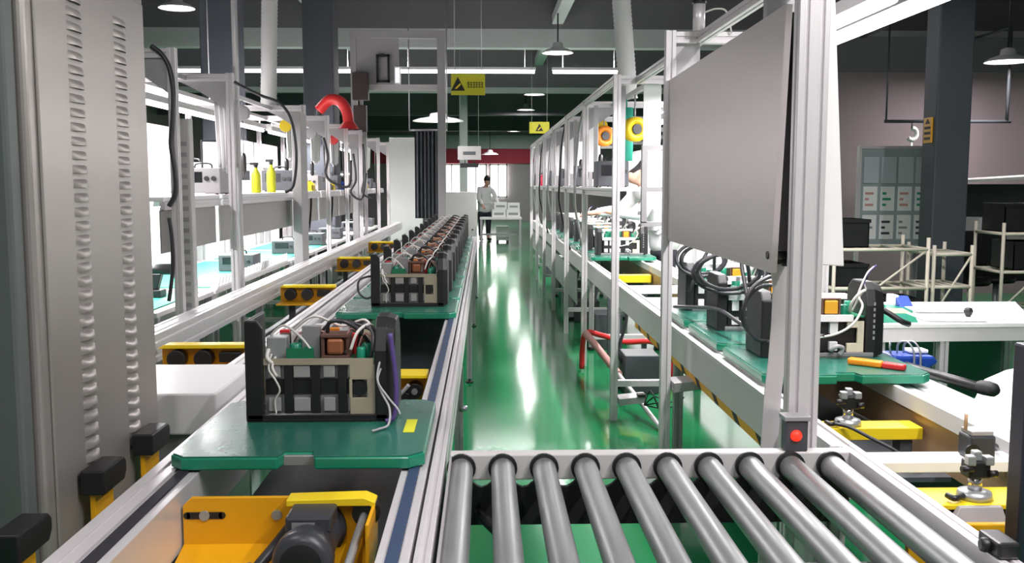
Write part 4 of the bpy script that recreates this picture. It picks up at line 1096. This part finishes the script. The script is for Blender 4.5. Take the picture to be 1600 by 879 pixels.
def reel(label, c, m, r=.085):
    t = thing('tape_reel', label, 'reel', c)
    MB().lathe([(r * .45, -.03), (r, -.03), (r, .03), (r * .45, .03), (r * .45, -.03)], c, (.4, -1, 0), 26).build('tape', m, t)
    MB().cyl(Vector(c) - Vector((.4, -1, 0)) * .035, Vector(c) + Vector((.4, -1, 0)) * .035, r * .42, n=18).build('core', BLACK, t)
    MB().cyl(c, (c[0], c[1], 2.121), .006, n=6).build('hanger', ALUD, t)
reel('yellow tape reel hanging beside the teal roll', (1.05, 6.75, 1.88), YELB)
reel('orange tape reel hanging in the second right shelf bay', (1.05, 8.5, 1.92), ORANGE, .09)
tag(MB().box(.99, 1.10, 6.021, 6.03, 1.70, 2.165).build('hanging_sheet', PAPER, None, .002), 'white sheet hanging at the top of the second right frame', 'sheet')
cylr = thing('air_cylinder', 'small grey air cylinder fixed upright above the sheet panel', 'cylinder', (.925, 4.2, 2.155))
MB().cyl((.925, 4.2, 2.155), (.925, 4.2, 2.27), .026, n=18).build('barrel', ALU, cylr)
MB().cyl((.925, 4.2, 2.27), (.925, 4.2, 2.283), .03, n=18).build('end_cap', BLACK, cylr)
MB().tube([(.95, 4.2, 2.235), (1.0, 4.2, 2.25), (1.05, 4.22, 2.24), (1.08, 4.25, 2.155)], .004, 6).build('air_tube', WCABLE, cylr)
# sheet holder frame between the sheet panel and the second post
bh = thing('bracket_frame', 'small grey steel frame standing left of the large sheet panel', 'frame', (.92, 5.0, .80))
for x in (.83, .97):
    MB().box(x - .014, x + .014, 4.98, 5.02, 1.30, 1.675).build('upright', GREYM, bh)
for q in ((.816, 1.06, 4.98, 5.02, 1.675, 1.70), (.844, .956, 4.985, 5.015, 1.46, 1.485), (.816, 1.06, 4.98, 5.02, 1.28, 1.305)):
    MB().box(*q).build('cross_bar', GREYM, bh)
MB().prism([(.85, 1.455), (.85, 1.40), (.90, 1.345), (.95, 1.40), (.95, 1.455)], 'xz', 4.99, 5.0).build('white_plate', PAPER, bh)
MB().box(.80, .842, 4.99, 5.01, 1.34, 1.36).build('side_arm', GREYM, bh)
# red hose, taped pole, foot brackets under the right line
tag(MB().tube([(.78, 7.62, .02), (.80, 7.6, .30), (.92, 7.5, .31), (1.1, 7.42, .27), (1.3, 7.35, .28), (1.42, 7.3, .2), (1.45, 7.3, .02)], .022, 10).build('red_hose', RED), 'bright red hose drooping under the right conveyor', 'hose')
po = thing('taped_pole', 'thin pole wrapped in pink tape leaning under the right conveyor', 'pole', (.94, 6.5, 0))
MB().cyl((.935, 6.6, .175), (1.08, 5.62, .012), .016, n=12).build('pole', ALU, po)
MB().cyl((.80, 7.5, .325), (.935, 6.6, .175), .028, n=12).build('pink_wrap', PINK, po)
for k, (y, z, lab) in enumerate(((4.29, .57, 'grey angled bracket plate on the first right frame post'), (6.0, .11, 'grey angled foot bracket at the second right frame post'))):
    t = thing('angle_bracket', lab, 'bracket', (.92, y, z))
    MB().prism([(.844, z), (1.0, z + .02), (1.02, z + .06), (1.0, z + .06), (.844, z + .045)], 'xz', y - .09, y + .05).build('plate', ALUD, t, .002)
    MB().box(.96, 1.01, y - .10, y - .04, z + .06, z + .075).build('black_tab', BLACK, t)
bw = MB()
for k in range(4):
    bw.tube([(1.0, 5.9, .12), (1.03 + .03 * k, 5.85 - .03 * k, .22 - .03 * k), (1.08 + .05 * k, 5.8, .10 + .03 * k)], .005, 6)
tag(bw.build('loose_wires', BLACK), 'bundle of loose black wires by the second right post foot', 'wires')
for i in range(1, 7):
    t = thing('junction_box', 'grey junction box under the right conveyor in the %s shelf bay' % ORD[i - 1], 'junction box', (1.1, RY[i] + .9, 0), 0, 'boxes under the right conveyor')
    MB().box(1.0, 1.25, RY[i] + .75, RY[i] + 1.05, 0, .23 + .05 * (i % 3)).build('box', DGREY, t, .008)
    MB().tube([(1.0, RY[i] + .9, .2), (.97, RY[i] + .88, .3), (1.02, RY[i] + .86, .5), (1.035, RY[i] + .85, .74)], .012).build('cable', CABLE, t)
for i in range(2, len(RY) - 1):
    y0 = RY[i]
    tag(MB().tube([(.815, y0 + .05, 2.12), (.79, y0 + .2, 1.95), (.78, y0 + .35, 1.65), (.775, y0 + .42, 1.40), (.80, y0 + .55, 1.25), (.86, y0 + .6, 1.0), (.915, y0 + .62, .80)], .011, 7).build('hanging_cable', BLACK if i % 2 else GCABLE), '%s cable drooping from the %s right shelf bay to the rail' % ('black' if i % 2 else 'pale grey', ORD[i - 1]), 'cable')
    cloth('white sheet hanging from the tool rail in the %s right shelf bay' % ORD[i - 1], 'hanging_sheet', 'sheet', (1.05, y0 + 1.35, 2.12), .26, .50, PAPER, 1.0)
# pink-red crate and red tags far along the right line
t = thing('red_pouch', 'pinkish red pouch hanging on the far right frames', 'pouch', (.86, 14.2, 1.475))
MB().prism([(.82, 1.4752), (.97, 1.4752), (1.0, 1.60), (.90, 1.68), (.80, 1.60)], 'xz', 14.1, 14.3).build('pouch', REDW, t, .02)
MB().tube([(.97, 14.2, 1.64), (1.02, 14.2, 1.72), (.95, 14.2, 1.76), (.89, 14.2, 1.68)], .012).build('strap', BLACK, t)

# ------------------------------------------------------------------ desk, notice board, racks at the right
dk = thing('white_desk', 'white topped desk with aluminium frame right of the pallet conveyor', 'desk', (2.6, 5.2, 0))
MB().prism([(1.98, 4.82), (2.86, 4.86), (3.25, 5.75), (2.2, 5.75)], 'xy', .762, .785).build('desk_top', WHITE, dk, .003)
MB().prism([(1.985, 4.825), (2.855, 4.865), (2.85, 4.90), (1.99, 4.86)], 'xy', .69, .762).build('front_rail', ALU, dk, .002)
MB().prism([(2.86, 4.88), (3.23, 5.73), (3.20, 5.74), (2.83, 4.90)], 'xy', .69, .762).build('side_rail', ALU, dk, .002)
for x, y in ((2.38, 4.87), (2.45, 5.05), (2.82, 4.92), (3.17, 5.68), (2.25, 5.68), (2.05, 4.88)):
    MB().ext((x, y, 0), (x, y, .69), .045, .045).build('leg', ALUD, dk)
MB().prism([(2.06, 5.70), (3.18, 5.70), (3.18, 5.72), (2.06, 5.72)], 'xy', .2, .69).build('dim_floor_sheet', mat('dim_floor_green', (46, 92, 78), .5), dk)  # dark sheet standing in for the dim floor under the desk
tag(MB().prism([(2.0, 4.87), (2.25, 4.88), (2.52, 5.60), (2.27, 5.60)], 'xy', .7852, .789).build('desk_mat', TRAYE), 'green mat on the left end of the white desk', 'mat')
for k, (q, lab) in enumerate([([(2.30, 4.90), (2.62, 4.88), (2.66, 5.18), (2.33, 5.2)], 'white paper sheet at the front edge of the white desk'), ([(2.40, 5.24), (2.7, 5.22), (2.75, 5.5), (2.45, 5.52)], 'white paper sheet behind the front one on the white desk')]):
    z = .7895 + .0012 * k
    tag(MB().prism(q, 'xy', z, z + .001).build('paper_sheet', PAPER), lab, 'paper')
tag(MB().prism([(2.26, 5.22), (2.36, 5.2), (2.40, 5.4), (2.3, 5.42)], 'xy', .7892, .7902).build('yellow_sheet', mat('pale_yellow', (232, 220, 130), .5)), 'pale yellow note sheet beside the green desk mat', 'paper')
bo = thing('blue_tape_gun', 'blue and white stapler-like tool at the back of the white desk', 'tool', (2.48, 5.56, .786))
MB().prism([(5.48, .7875), (5.62, .7875), (5.62, .84), (5.56, .845)], 'yz', 2.42, 2.50).build('body', BLUE, bo, .006)
MB().box(2.40, 2.44, 5.55, 5.64, .787, .85).build('white_end', PAPER, bo, .005)
bt = thing('ball_knob', 'small black ball knob on the papers of the white desk', 'knob', (2.66, 5.0, .792))
MB().lathe([(0, .05), (.018, .045), (.025, .028), (.018, .010), (.012, 0), (0, 0)], (2.60, 5.05, .7922), n=16).build('knob', BLACK, bt)
# white crumpled sheet stack right of the white rail
sk = thing('white_sacks', 'white crumpled plastic sack on the floor by the dark post', 'sack', (2.35, 3.7, 0))
rr2 = random.Random(4)
m = MB(); n = 24; k = 12
vs = []
for j in range(k + 1):
    for i in range(n):
        a = 2 * PI * i / n; e = PI * j / k
        q = 1 + .10 * math.sin(5 * a + 3 * e) + .07 * math.sin(9 * a - 4 * e)
        vs.append((2.50 + .33 * q * math.cos(a) * max(.02, math.sin(e)) , 4.1 + .30 * q * math.sin(a) * max(.02, math.sin(e)), .34 - .34 * math.cos(e) * (q if e > 1.2 else 1)))
m._add(vs, [(j * n + i, j * n + (i + 1) % n, (j + 1) * n + (i + 1) % n, (j + 1) * n + i) for j in range(k) for i in range(n)], True)
m.build('sack', WHITE, sk)
MB().lathe([(.05, 0), (.035, .03), (.07, .09)], (2.50, 4.1, .66), n=14).build('tied_neck', WHITE, sk)
# notice board on legs with sheets in clear sleeves
nb = thing('notice_board', 'pale notice board with rows of printed sheets beside the dark column', 'notice board', (4.32, 10.1, 0))
MB().box(3.97, 4.75, 10.08, 10.12, .86, 1.87).build('board', mat('pale_board', (156, 168, 170), .35, 0, .08, coat=.3), nb, .004)
MB().box(3.94, 3.97, 10.07, 10.13, 0, 1.9).box(4.75, 4.78, 10.07, 10.13, 0, 1.9).box(3.97, 4.75, 10.07, 10.13, 1.87, 1.90).box(3.97, 4.75, 10.07, 10.13, .83, .86).build('board_frame', ALU, nb)
for j in range(3):
    for i in range(4):
        x = 4.0 + i * .185; z = .92 + j * .30
        sh = MB().box(x, x + .15, 10.074, 10.08, z, z + .255).build('sheet', PAPER, nb)
        mk = MB()
        for q in range(3): mk.box(x + .02, x + .06 + .05 * ((i + j + q) % 2), 10.072, 10.074, z + .05 + q * .06, z + .075 + q * .06)
        mk.build('printed_block', [GREYM, PINK, DGREY, TEAL][(i * 2 + j) % 4], sh)
        if j == 2: MB().box(x - .005, x + .155, 10.066, 10.068, z - .01, z + .265).build('sleeve', FILM, sh)
MB().box(3.9, 4.0, 9.9, 10.3, 0, .04).box(4.72, 4.82, 9.9, 10.3, 0, .04).build('foot', ALUD, nb)
# tube racks
def tube_rack(label, x0, x1, y0, y1, zs, h, group='tube racks at the right'):
    t = thing('tube_rack', label, 'rack', ((x0 + x1) / 2, (y0 + y1) / 2, 0), 0, group)
    for x in (x0, x1):
        for y in (y0, y1):
            MB().cyl((x, y, 0), (x, y, h), .016, n=10).build('upright', TUBEW, t)
    for z in zs:
        s = MB()
        for y in (y0, y1): s.cyl((x0, y, z), (x1, y, z), .015, n=10)
        for x in (x0, x1): s.cyl((x, y0, z), (x, y1, z), .015, n=10)
        for k in range(1, 4): s.cyl((x0 + (x1 - x0) * k / 4, y0, z), (x0 + (x1 - x0) * k / 4, y1, z), .010, n=8)
        s.build('tube_shelf', TUBEW, t)
    MB().cyl((x0, y0, zs[0]), (x1, y0, zs[-1]), .010, n=8).build('brace', TUBEW, t)
    return t
tube_rack('cream tube rack left of the notice board', 2.95, 3.75, 8.0, 8.5, (.35, .62, .95), 1.05)
tube_rack('cream tube rack standing before the notice board', 3.85, 4.18, 8.1, 8.6, (.35, .62, .9), .98)
tube_rack('cream tube rack with black bins right of the dark column', 4.72, 5.45, 8.6, 9.1, (.35, .70, 1.05), 1.15)
def bin_(label, x, y, z, sx, sy, sz, m, group):
    t = thing('parts_bin', label, 'bin', (x, y, z), 0, group)
    w = .008
    b = MB().box(x - sx / 2, x + sx / 2, y - sy / 2, y + sy / 2, z, z + w)
    b.box(x - sx / 2, x - sx / 2 + w, y - sy / 2, y + sy / 2, z, z + sz).box(x + sx / 2 - w, x + sx / 2, y - sy / 2, y + sy / 2, z, z + sz)
    b.box(x - sx / 2, x + sx / 2, y - sy / 2, y - sy / 2 + w, z, z + sz).box(x - sx / 2, x + sx / 2, y + sy / 2 - w, y + sy / 2, z, z + sz)
    b.build('bin_body', m, t)
    MB().box(x - sx / 2 - .01, x + sx / 2 + .01, y - sy / 2 - .01, y - sy / 2, z + sz - .03, z + sz).build('rim', m, t)
for k, (x, y, z, s_) in enumerate([(3.12, 8.25, .965, .3), (3.12, 8.25, .635, .24), (3.3, 8.25, .365, .22), (3.6, 8.25, .365, .2)]):
    bin_('%s black parts bin counted from the top shelf of the left cream rack' % ORD[k], x, y, z, .28, .4, s_ * .8, BLACK, 'black bins on the left cream rack')
for k, (x, z) in enumerate([(4.9, 1.065), (5.25, 1.065), (5.0, .715), (5.3, .715)]):
    bin_('%s black parts bin counted from the top shelf of the right cream rack' % ORD[k], x, 8.85, z, .3, .4, .26, BLACK, 'black bins on the right cream rack')
# rear workbench at far right: sloping roof, lamp hook, chair
rb = thing('rear_workbench', 'dark workbench with pale sloping roof at the far right', 'workbench', (5.2, 10.4, 0))
MB().box(4.9, 6.6, 10.2, 10.9, .90, .94).build('worktop', LGREY, rb, .004)
MB().hexa([(4.86, 10.1, 1.50), (6.6, 10.1, 1.60), (6.6, 10.9, 1.60), (4.86, 10.9, 1.50)], [(4.86, 10.1, 1.53), (6.6, 10.1, 1.63), (6.6, 10.9, 1.63), (4.86, 10.9, 1.53)]).build('sloping_roof', WHITE, rb)
MB().box(4.9, 6.6, 10.85, 10.9, .94, 1.5).build('back_board', DGREY, rb)
MB().box(4.95, 6.5, 10.25, 10.3, .45, .90).build('front_panel', BLACK, rb)
for x in (4.93, 6.55):
    for y in (10.23, 10.86):
        MB().ext((x, y, 0), (x, y, .9), .045, .045).build('leg', ALUD, rb)
    MB().ext((x, 10.8, .94), (x, 10.8, 1.51), .04, .04).build('upright', ALUD, rb)
instrument('white paper-covered unit on the worktop of the dark rear workbench', (5.5, 10.4, .94), .3, .3, .2, WHITE, None)
hk = thing('hook_lamp', 'small white crescent hook hanging before the mauve wall', 'hook', (5.35, 11.9, 1.8))
MB().tube([(5.35, 12.0, 2.2), (5.40, 12.0, 2.17), (5.41, 12.0, 2.10), (5.36, 12.0, 2.05), (5.31, 12.0, 2.07)], .03, 8).build('crescent', PAPER, hk)
MB().cyl((5.35, 12.0, 2.04), (5.35, 12.0, 1.80), .015).build('pull_cord', PAPER, hk)
MB().cyl((5.0, 12.0, 2.28), (6.6, 12.0, 2.28), .02).cyl((5.35, 12.0, 2.19), (5.35, 12.0, 2.28), .01).cyl((6.55, 12.0, 2.28), (6.55, 12.0, 3.45), .02).cyl((5.02, 12.0, 2.28), (5.02, 12.0, 3.45), .012).cyl((5.02, 12.0, 3.44), (5.02, 12.95, 3.44), .015).cyl((6.55, 12.0, 3.44), (6.55, 12.95, 3.44), .015).build('hanging_rail', DGREY, hk)
def stool(label, x, y):
    t = thing('work_stool', label, 'chair', (x, y, 0), 0, 'black stools at the far right')
    MB().lathe([(0, .48), (.17, .48), (.19, .50), (.19, .53), (.16, .545), (0, .55)], (x, y, 0), n=24).build('seat', BLACK, t)
    MB().prism([(x - .17, .64), (x + .17, .64), (x + .19, .95), (x + .12, 1.02), (x - .12, 1.02), (x - .19, .95)], 'xz', y + .17, y + .21).build('backrest', BLACK, t, .015)
    MB().box(x - .03, x + .03, y + .16, y + .18, .50, .70).build('back_stem', BLACK, t)
    MB().cyl((x, y, .08), (x, y, .48), .03).build('column', SILV, t)
    for k in range(5):
        a = 2 * PI * k / 5
        MB().cyl((x, y, .09), (x + .26 * math.cos(a), y + .26 * math.sin(a), .05), .018).lathe([(0, 0), (.025, .0), (.025, .05), (0, .05)], (x + .26 * math.cos(a), y + .26 * math.sin(a), 0), n=10).build('leg', BLACK, t)
stool('black work stool nearest the cream rack at the right edge', 4.95, 9.6)
stool('black work stool standing at the dark rear workbench', 5.35, 9.85)

# ------------------------------------------------------------------ far end
fc = thing('white_cabinet', 'pale grey cabinet standing at the end of the left row', 'cabinet', (-.42, 16.1, 0))
MB().box(-.71, -.13, 15.9, 16.4, .05, 1.37).build('body', LGREY, fc, .01)
MB().box(-.69, -.15, 15.885, 15.9, .12, 1.33).build('door', LGREY, fc, .004)
MB().box(-.66, -.18, 15.95, 16.35, 0, .05).build('plinth', DGREY, fc)
MB().cyl((-.2, 15.87, .75), (-.2, 15.885, .75), .015).build('handle', BLACK, fc)
dc = MB(); n = 40
poly = [(-1.12 + .42 * i / n, 15.6 + .03 * math.sin(i * 1.1)) for i in range(n + 1)]
dc.prism(poly + [(x, y + .012) for x, y in reversed(poly)], 'xy', .95, 2.35)
cu = thing('dark_curtain', 'dark pleated curtain hanging behind the tall gantry', 'curtain', (-.9, 15.6, .95))
dc.build('curtain', DGREY, cu)
MB().cyl((-1.2, 15.6, 2.36), (-.6, 15.6, 2.36), .015).cyl((-1.2, 15.6, 2.36), (-1.2, 15.6, 4.6), .01).cyl((-.6, 15.6, 2.36), (-.6, 15.6, 4.6), .01).build('curtain_rail', ALUD, cu)
fb = thing('far_bench', 'white bench standing across the far end of the aisle', 'bench', (.4, 24.3, 0))
MB().box(-.12, .93, 24.0, 24.6, .62, .67).build('top', WHITE, fb, .005)
for x in (-.08, .89):
    for y in (24.05, 24.55):
        MB().box(x - .03, x + .03, y - .03, y + .03, 0, .62).build('leg', ALUD, fb)
MB().box(-.05, .86, 24.5, 24.53, .2, .25).build('stretcher', ALUD, fb)
for k, (x, z, w, h) in enumerate([(.36, .67, .34, .2), (.72, .67, .34, .2), (.40, .87, .32, .18), (.73, .87, .3, .16)]):
    t = thing('white_carton', ['lower left', 'lower right', 'upper left', 'upper right'][k] + ' white carton stacked on the far white bench', 'box', (x, 24.25, z), 0, 'cartons on the far bench')
    MB().box(x - w / 2, x + w / 2, 24.1, 24.45, z + .0005, z + h).build('carton', PAPER, t, .004)
    MB().box(x - w * .35, x + w * .35, 24.097, 24.1, z + h * .3, z + h * .6).build('label_patch', GREYM, t)
t = thing('floor_crate', 'low white crate on dark skids under the far bench', 'crate', (.45, 24.9, 0))
MB().box(.3, .62, 24.75, 25.1, .06, .42).build('crate', PAPER, t, .004)
MB().box(.3, .36, 24.75, 25.1, 0, .06).box(.56, .62, 24.75, 25.1, 0, .06).build('skid', DGREY, t)

# ------------------------------------------------------------------ people
def skin_mesh(name, V, Ed, R, m, parent, sub=2):
    me = bpy.data.meshes.new(name)
    me.from_pydata([tuple(v) for v in V], Ed, [])
    o = bpy.data.objects.new(name, me); C.objects.link(o)
    o.modifiers.new('skin', 'SKIN').use_smooth_shade = True
    sv_ = me.skin_vertices[0].data if me.skin_vertices else None
    if sv_ is None:
        bpy.context.view_layer.objects.active = o
        me.attributes  # ensure layer
    for i, r in enumerate(R):
        rr_ = r if isinstance(r, tuple) else (r, r)
        me.skin_vertices[0].data[i].radius = rr_
        me.skin_vertices[0].data[i].use_root = (i == 0)
    sb = o.modifiers.new('subsurf', 'SUBSURF'); sb.levels = sub; sb.render_levels = sub
    bpy.context.view_layer.update()
    dg = bpy.context.evaluated_depsgraph_get()
    nm = bpy.data.meshes.new_from_object(o.evaluated_get(dg))
    nm.name = name; nm.materials.clear(); nm.materials.append(m)
    for p in nm.polygons: p.use_smooth = True
    o2 = bpy.data.objects.new(name, nm); C.objects.link(o2); o2.parent = parent
    bpy.data.objects.remove(o)
    o2.name = name
    return o2
def person(label, loc, rz, lean, hands, cap=True, cloth_m=COAT, hat_m=COAT, size=1.0):
    t = thing('person', label, 'person', (0, 0, 0))
    Rm = Matrix.Rotation(lean, 3, 'X'); hip = Vector((0, 0, .93))
    def U(x, y, z): return hip + Rm @ (Vector((x, y, z)) - hip)
    V, E_, R = [], [], []
    def add(p, r, par=None):
        V.append(Vector(p)); R.append(r)
        if par is not None: E_.append((par, len(V) - 1))
        return len(V) - 1
    pel = add(hip, (.135, .10))
    sp1 = add(U(0, 0, 1.08), (.125, .09), pel); che = add(U(0, .01, 1.28), (.15, .105), sp1)
    nb_ = add(U(0, .01, 1.42), (.09, .07), che); nk = add(U(0, 0, 1.49), (.05, .055), nb_)
    # head nods further
    hc = U(0, 0, 1.49); Hn = Matrix.Rotation(lean + .25, 3, 'X')
    def Hd(x, y, z): return hc + Hn @ Vector((x, y, z))
    h1 = add(Hd(0, -.02, .05), (.058, .075), nk); h2 = add(Hd(0, -.015, .12), (.072, .092), h1); h3 = add(Hd(0, -.005, .19), (.066, .085), h2); add(Hd(0, 0, .225), (.03, .04), h3)
    nose = add(Hd(0, -.095, .105), .012, h2); add(Hd(0, -.122, .088), .011, nose)
    for s in (-1, 1):
        add(Hd(s * .083, .01, .10), (.010, .022), h2)
    arms = {}
    for s, hand in zip((-1, 1), hands):
        sh = U(s * .175, .01, 1.38); W_ = Vector(hand)
        d = W_ - sh; L = min(d.length, .53); mid = (sh + W_) / 2
        h_ = max(0, (.275 ** 2 - (L / 2) ** 2)) ** .5
        bend = Vector((s * .5, .35, -.8)).normalized(); bend = (bend - d.normalized() * bend.dot(d.normalized())).normalized()
        el = mid + bend * h_
        i0 = add(sh, .055, che); i1 = add(el, .042, i0); i2 = add(W_, .027, i1)
        arms[s] = (sh, el, W_)
        dv = (W_ - el).normalized(); side = dv.cross(Vector((0, 0, 1))).normalized(); up = side.cross(dv)
        pm = add(W_ + dv * .05, (.036, .018), i2)
        for k in range(4):
            o = side * (.030 - .02 * k); ln = (.036, .041, .038, .029)[k]
            a = add(W_ + dv * .092 + o, .0095, pm); b = add(W_ + dv * (.092 + ln * .8) + o - up * .010, .0085, a)
            add(W_ + dv * (.092 + ln * 1.3) + o - up * .032, .0075, b)
        a = add(W_ + dv * .045 + side * s * .0 + side * .045, .011, pm); add(W_ + dv * .085 + side * .058 - up * .01, .009, a)
    legs = {}
    for s in (-1, 1):
        i0 = add((s * .09, .0, .86), .088, pel); i1 = add((s * .105, -.02, .49), .060, i0); i2 = add((s * .11, .03, .10), .040, i1); add((s * .115, -.10, .045), (.042, .03), i2)
    skin_mesh('body', V, E_, R, SKIN, t)
    # coat
    V2, E2, R2 = [], [], []
    def add2(p, r, par=None):
        V2.append(Vector(p)); R2.append(r)
        if par is not None: E2.append((par, len(V2) - 1))
        return len(V2) - 1
    c0 = add2(U(0, .01, 1.14), (.175, .135)); c1 = add2(U(0, .012, 1.30), (.178, .13), c0); c2 = add2(U(0, .01, 1.405), (.115, .09), c1); add2(U(0, .008, 1.45), (.075, .07), c2)
    d9 = add2(U(0, .01, 1.03), (.185, .145), c0); d0 = add2(hip + Vector((0, .01, .0)), (.205, .165), d9); add2((0, .0, .70), (.215, .17), d0)
    for s in (-1, 1):
        sh, el, W_ = arms[s]
        a = add2(sh, .082, c1); a = add2(sh.lerp(el, .5), .070, a); a = add2(sh.lerp(el, .85), .068, a); b = add2(el, .070, a); b = add2(el.lerp(W_, .2), .062, b); b = add2(el.lerp(W_, .6), .052, b); add2(el.lerp(W_, .93), .048, b)
    skin_mesh('work_coat', V2, E2, R2, cloth_m, t)
    V3 = [Vector((0, 0, .80)), Vector((-.1, 0, .72)), Vector((-.105, -.015, .49)), Vector((-.11, .03, .11)), Vector((.1, 0, .72)), Vector((.105, -.015, .49)), Vector((.11, .03, .11))]
    skin_mesh('trousers', V3, [(0, 1), (1, 2), (2, 3), (0, 4), (4, 5), (5, 6)], [(.13, .11), .10, .078, .06, .10, .078, .06], TROUS, t)
    for s in (-1, 1):
        skin_mesh('shoe', [Vector((s * .11, .045, .05)), Vector((s * .114, -.04, .045)), Vector((s * .117, -.15, .035))], [(0, 1), (1, 2)], [.05, .05, (.045, .035)], BLACK, t)
    hr = MB(); prof = [(.0, .115), (.05, .105), (.082, .075), (.096, .03), (.094, -.03), (.07, -.06)]
    hh = MB(); hh.lathe(prof, (0, 0, 0), n=24)
    hh.v = [tuple(Hd(v[0] * .92, v[1] * 1.08 + .018, v[2] + .155)) for v in hh.v]; hh.build('hair', HAIR, t)
    if cap:
        cp = MB(); cp.lathe([(0, .125), (.06, .115), (.095, .085), (.108, .04), (.106, .02), (.100, .02)], (0, 0, 0), n=28)
        cp.prism([(.075 * math.sin(a) * 1.1, -.06 - .10 * math.cos(a)) for a in [(-.5 + i / 12) * 2.6 for i in range(13)]], 'xy', .018, .026)
        cp.v = [tuple(Hd(v[0] * .92, v[1] * 1.06 + .01, v[2] + .148)) for v in cp.v]; cp.build('cap', hat_m, t)
    ey = MB()
    for s in (-1, 1): ey.lathe([(0, .008), (.008, .0), (0, -.008)], Hd(s * .03, -.098, .128), n=10)
    ey.build('eyes', INK, t)
    mth = MB().rbox(Hd(0, -.088, .055), (.042, .008, .008), Hn); mth.build('mouth', PINK, t)
    move(t, loc, rz)
    t.scale = (size, size, size)
    return t
person('person in white coat and white cap leaning over the right conveyor', (1.87, 9.95, 0), math.radians(-78), .46, ((-.30, -.62, 1.12), (.20, -.60, 1.14)), size=1.07)
person('dark-haired person in pale clothes standing at the far white bench', (.0, 25.6, 0), math.radians(20), .25, ((-.2, -.42, .95), (.25, -.40, .95)), False)
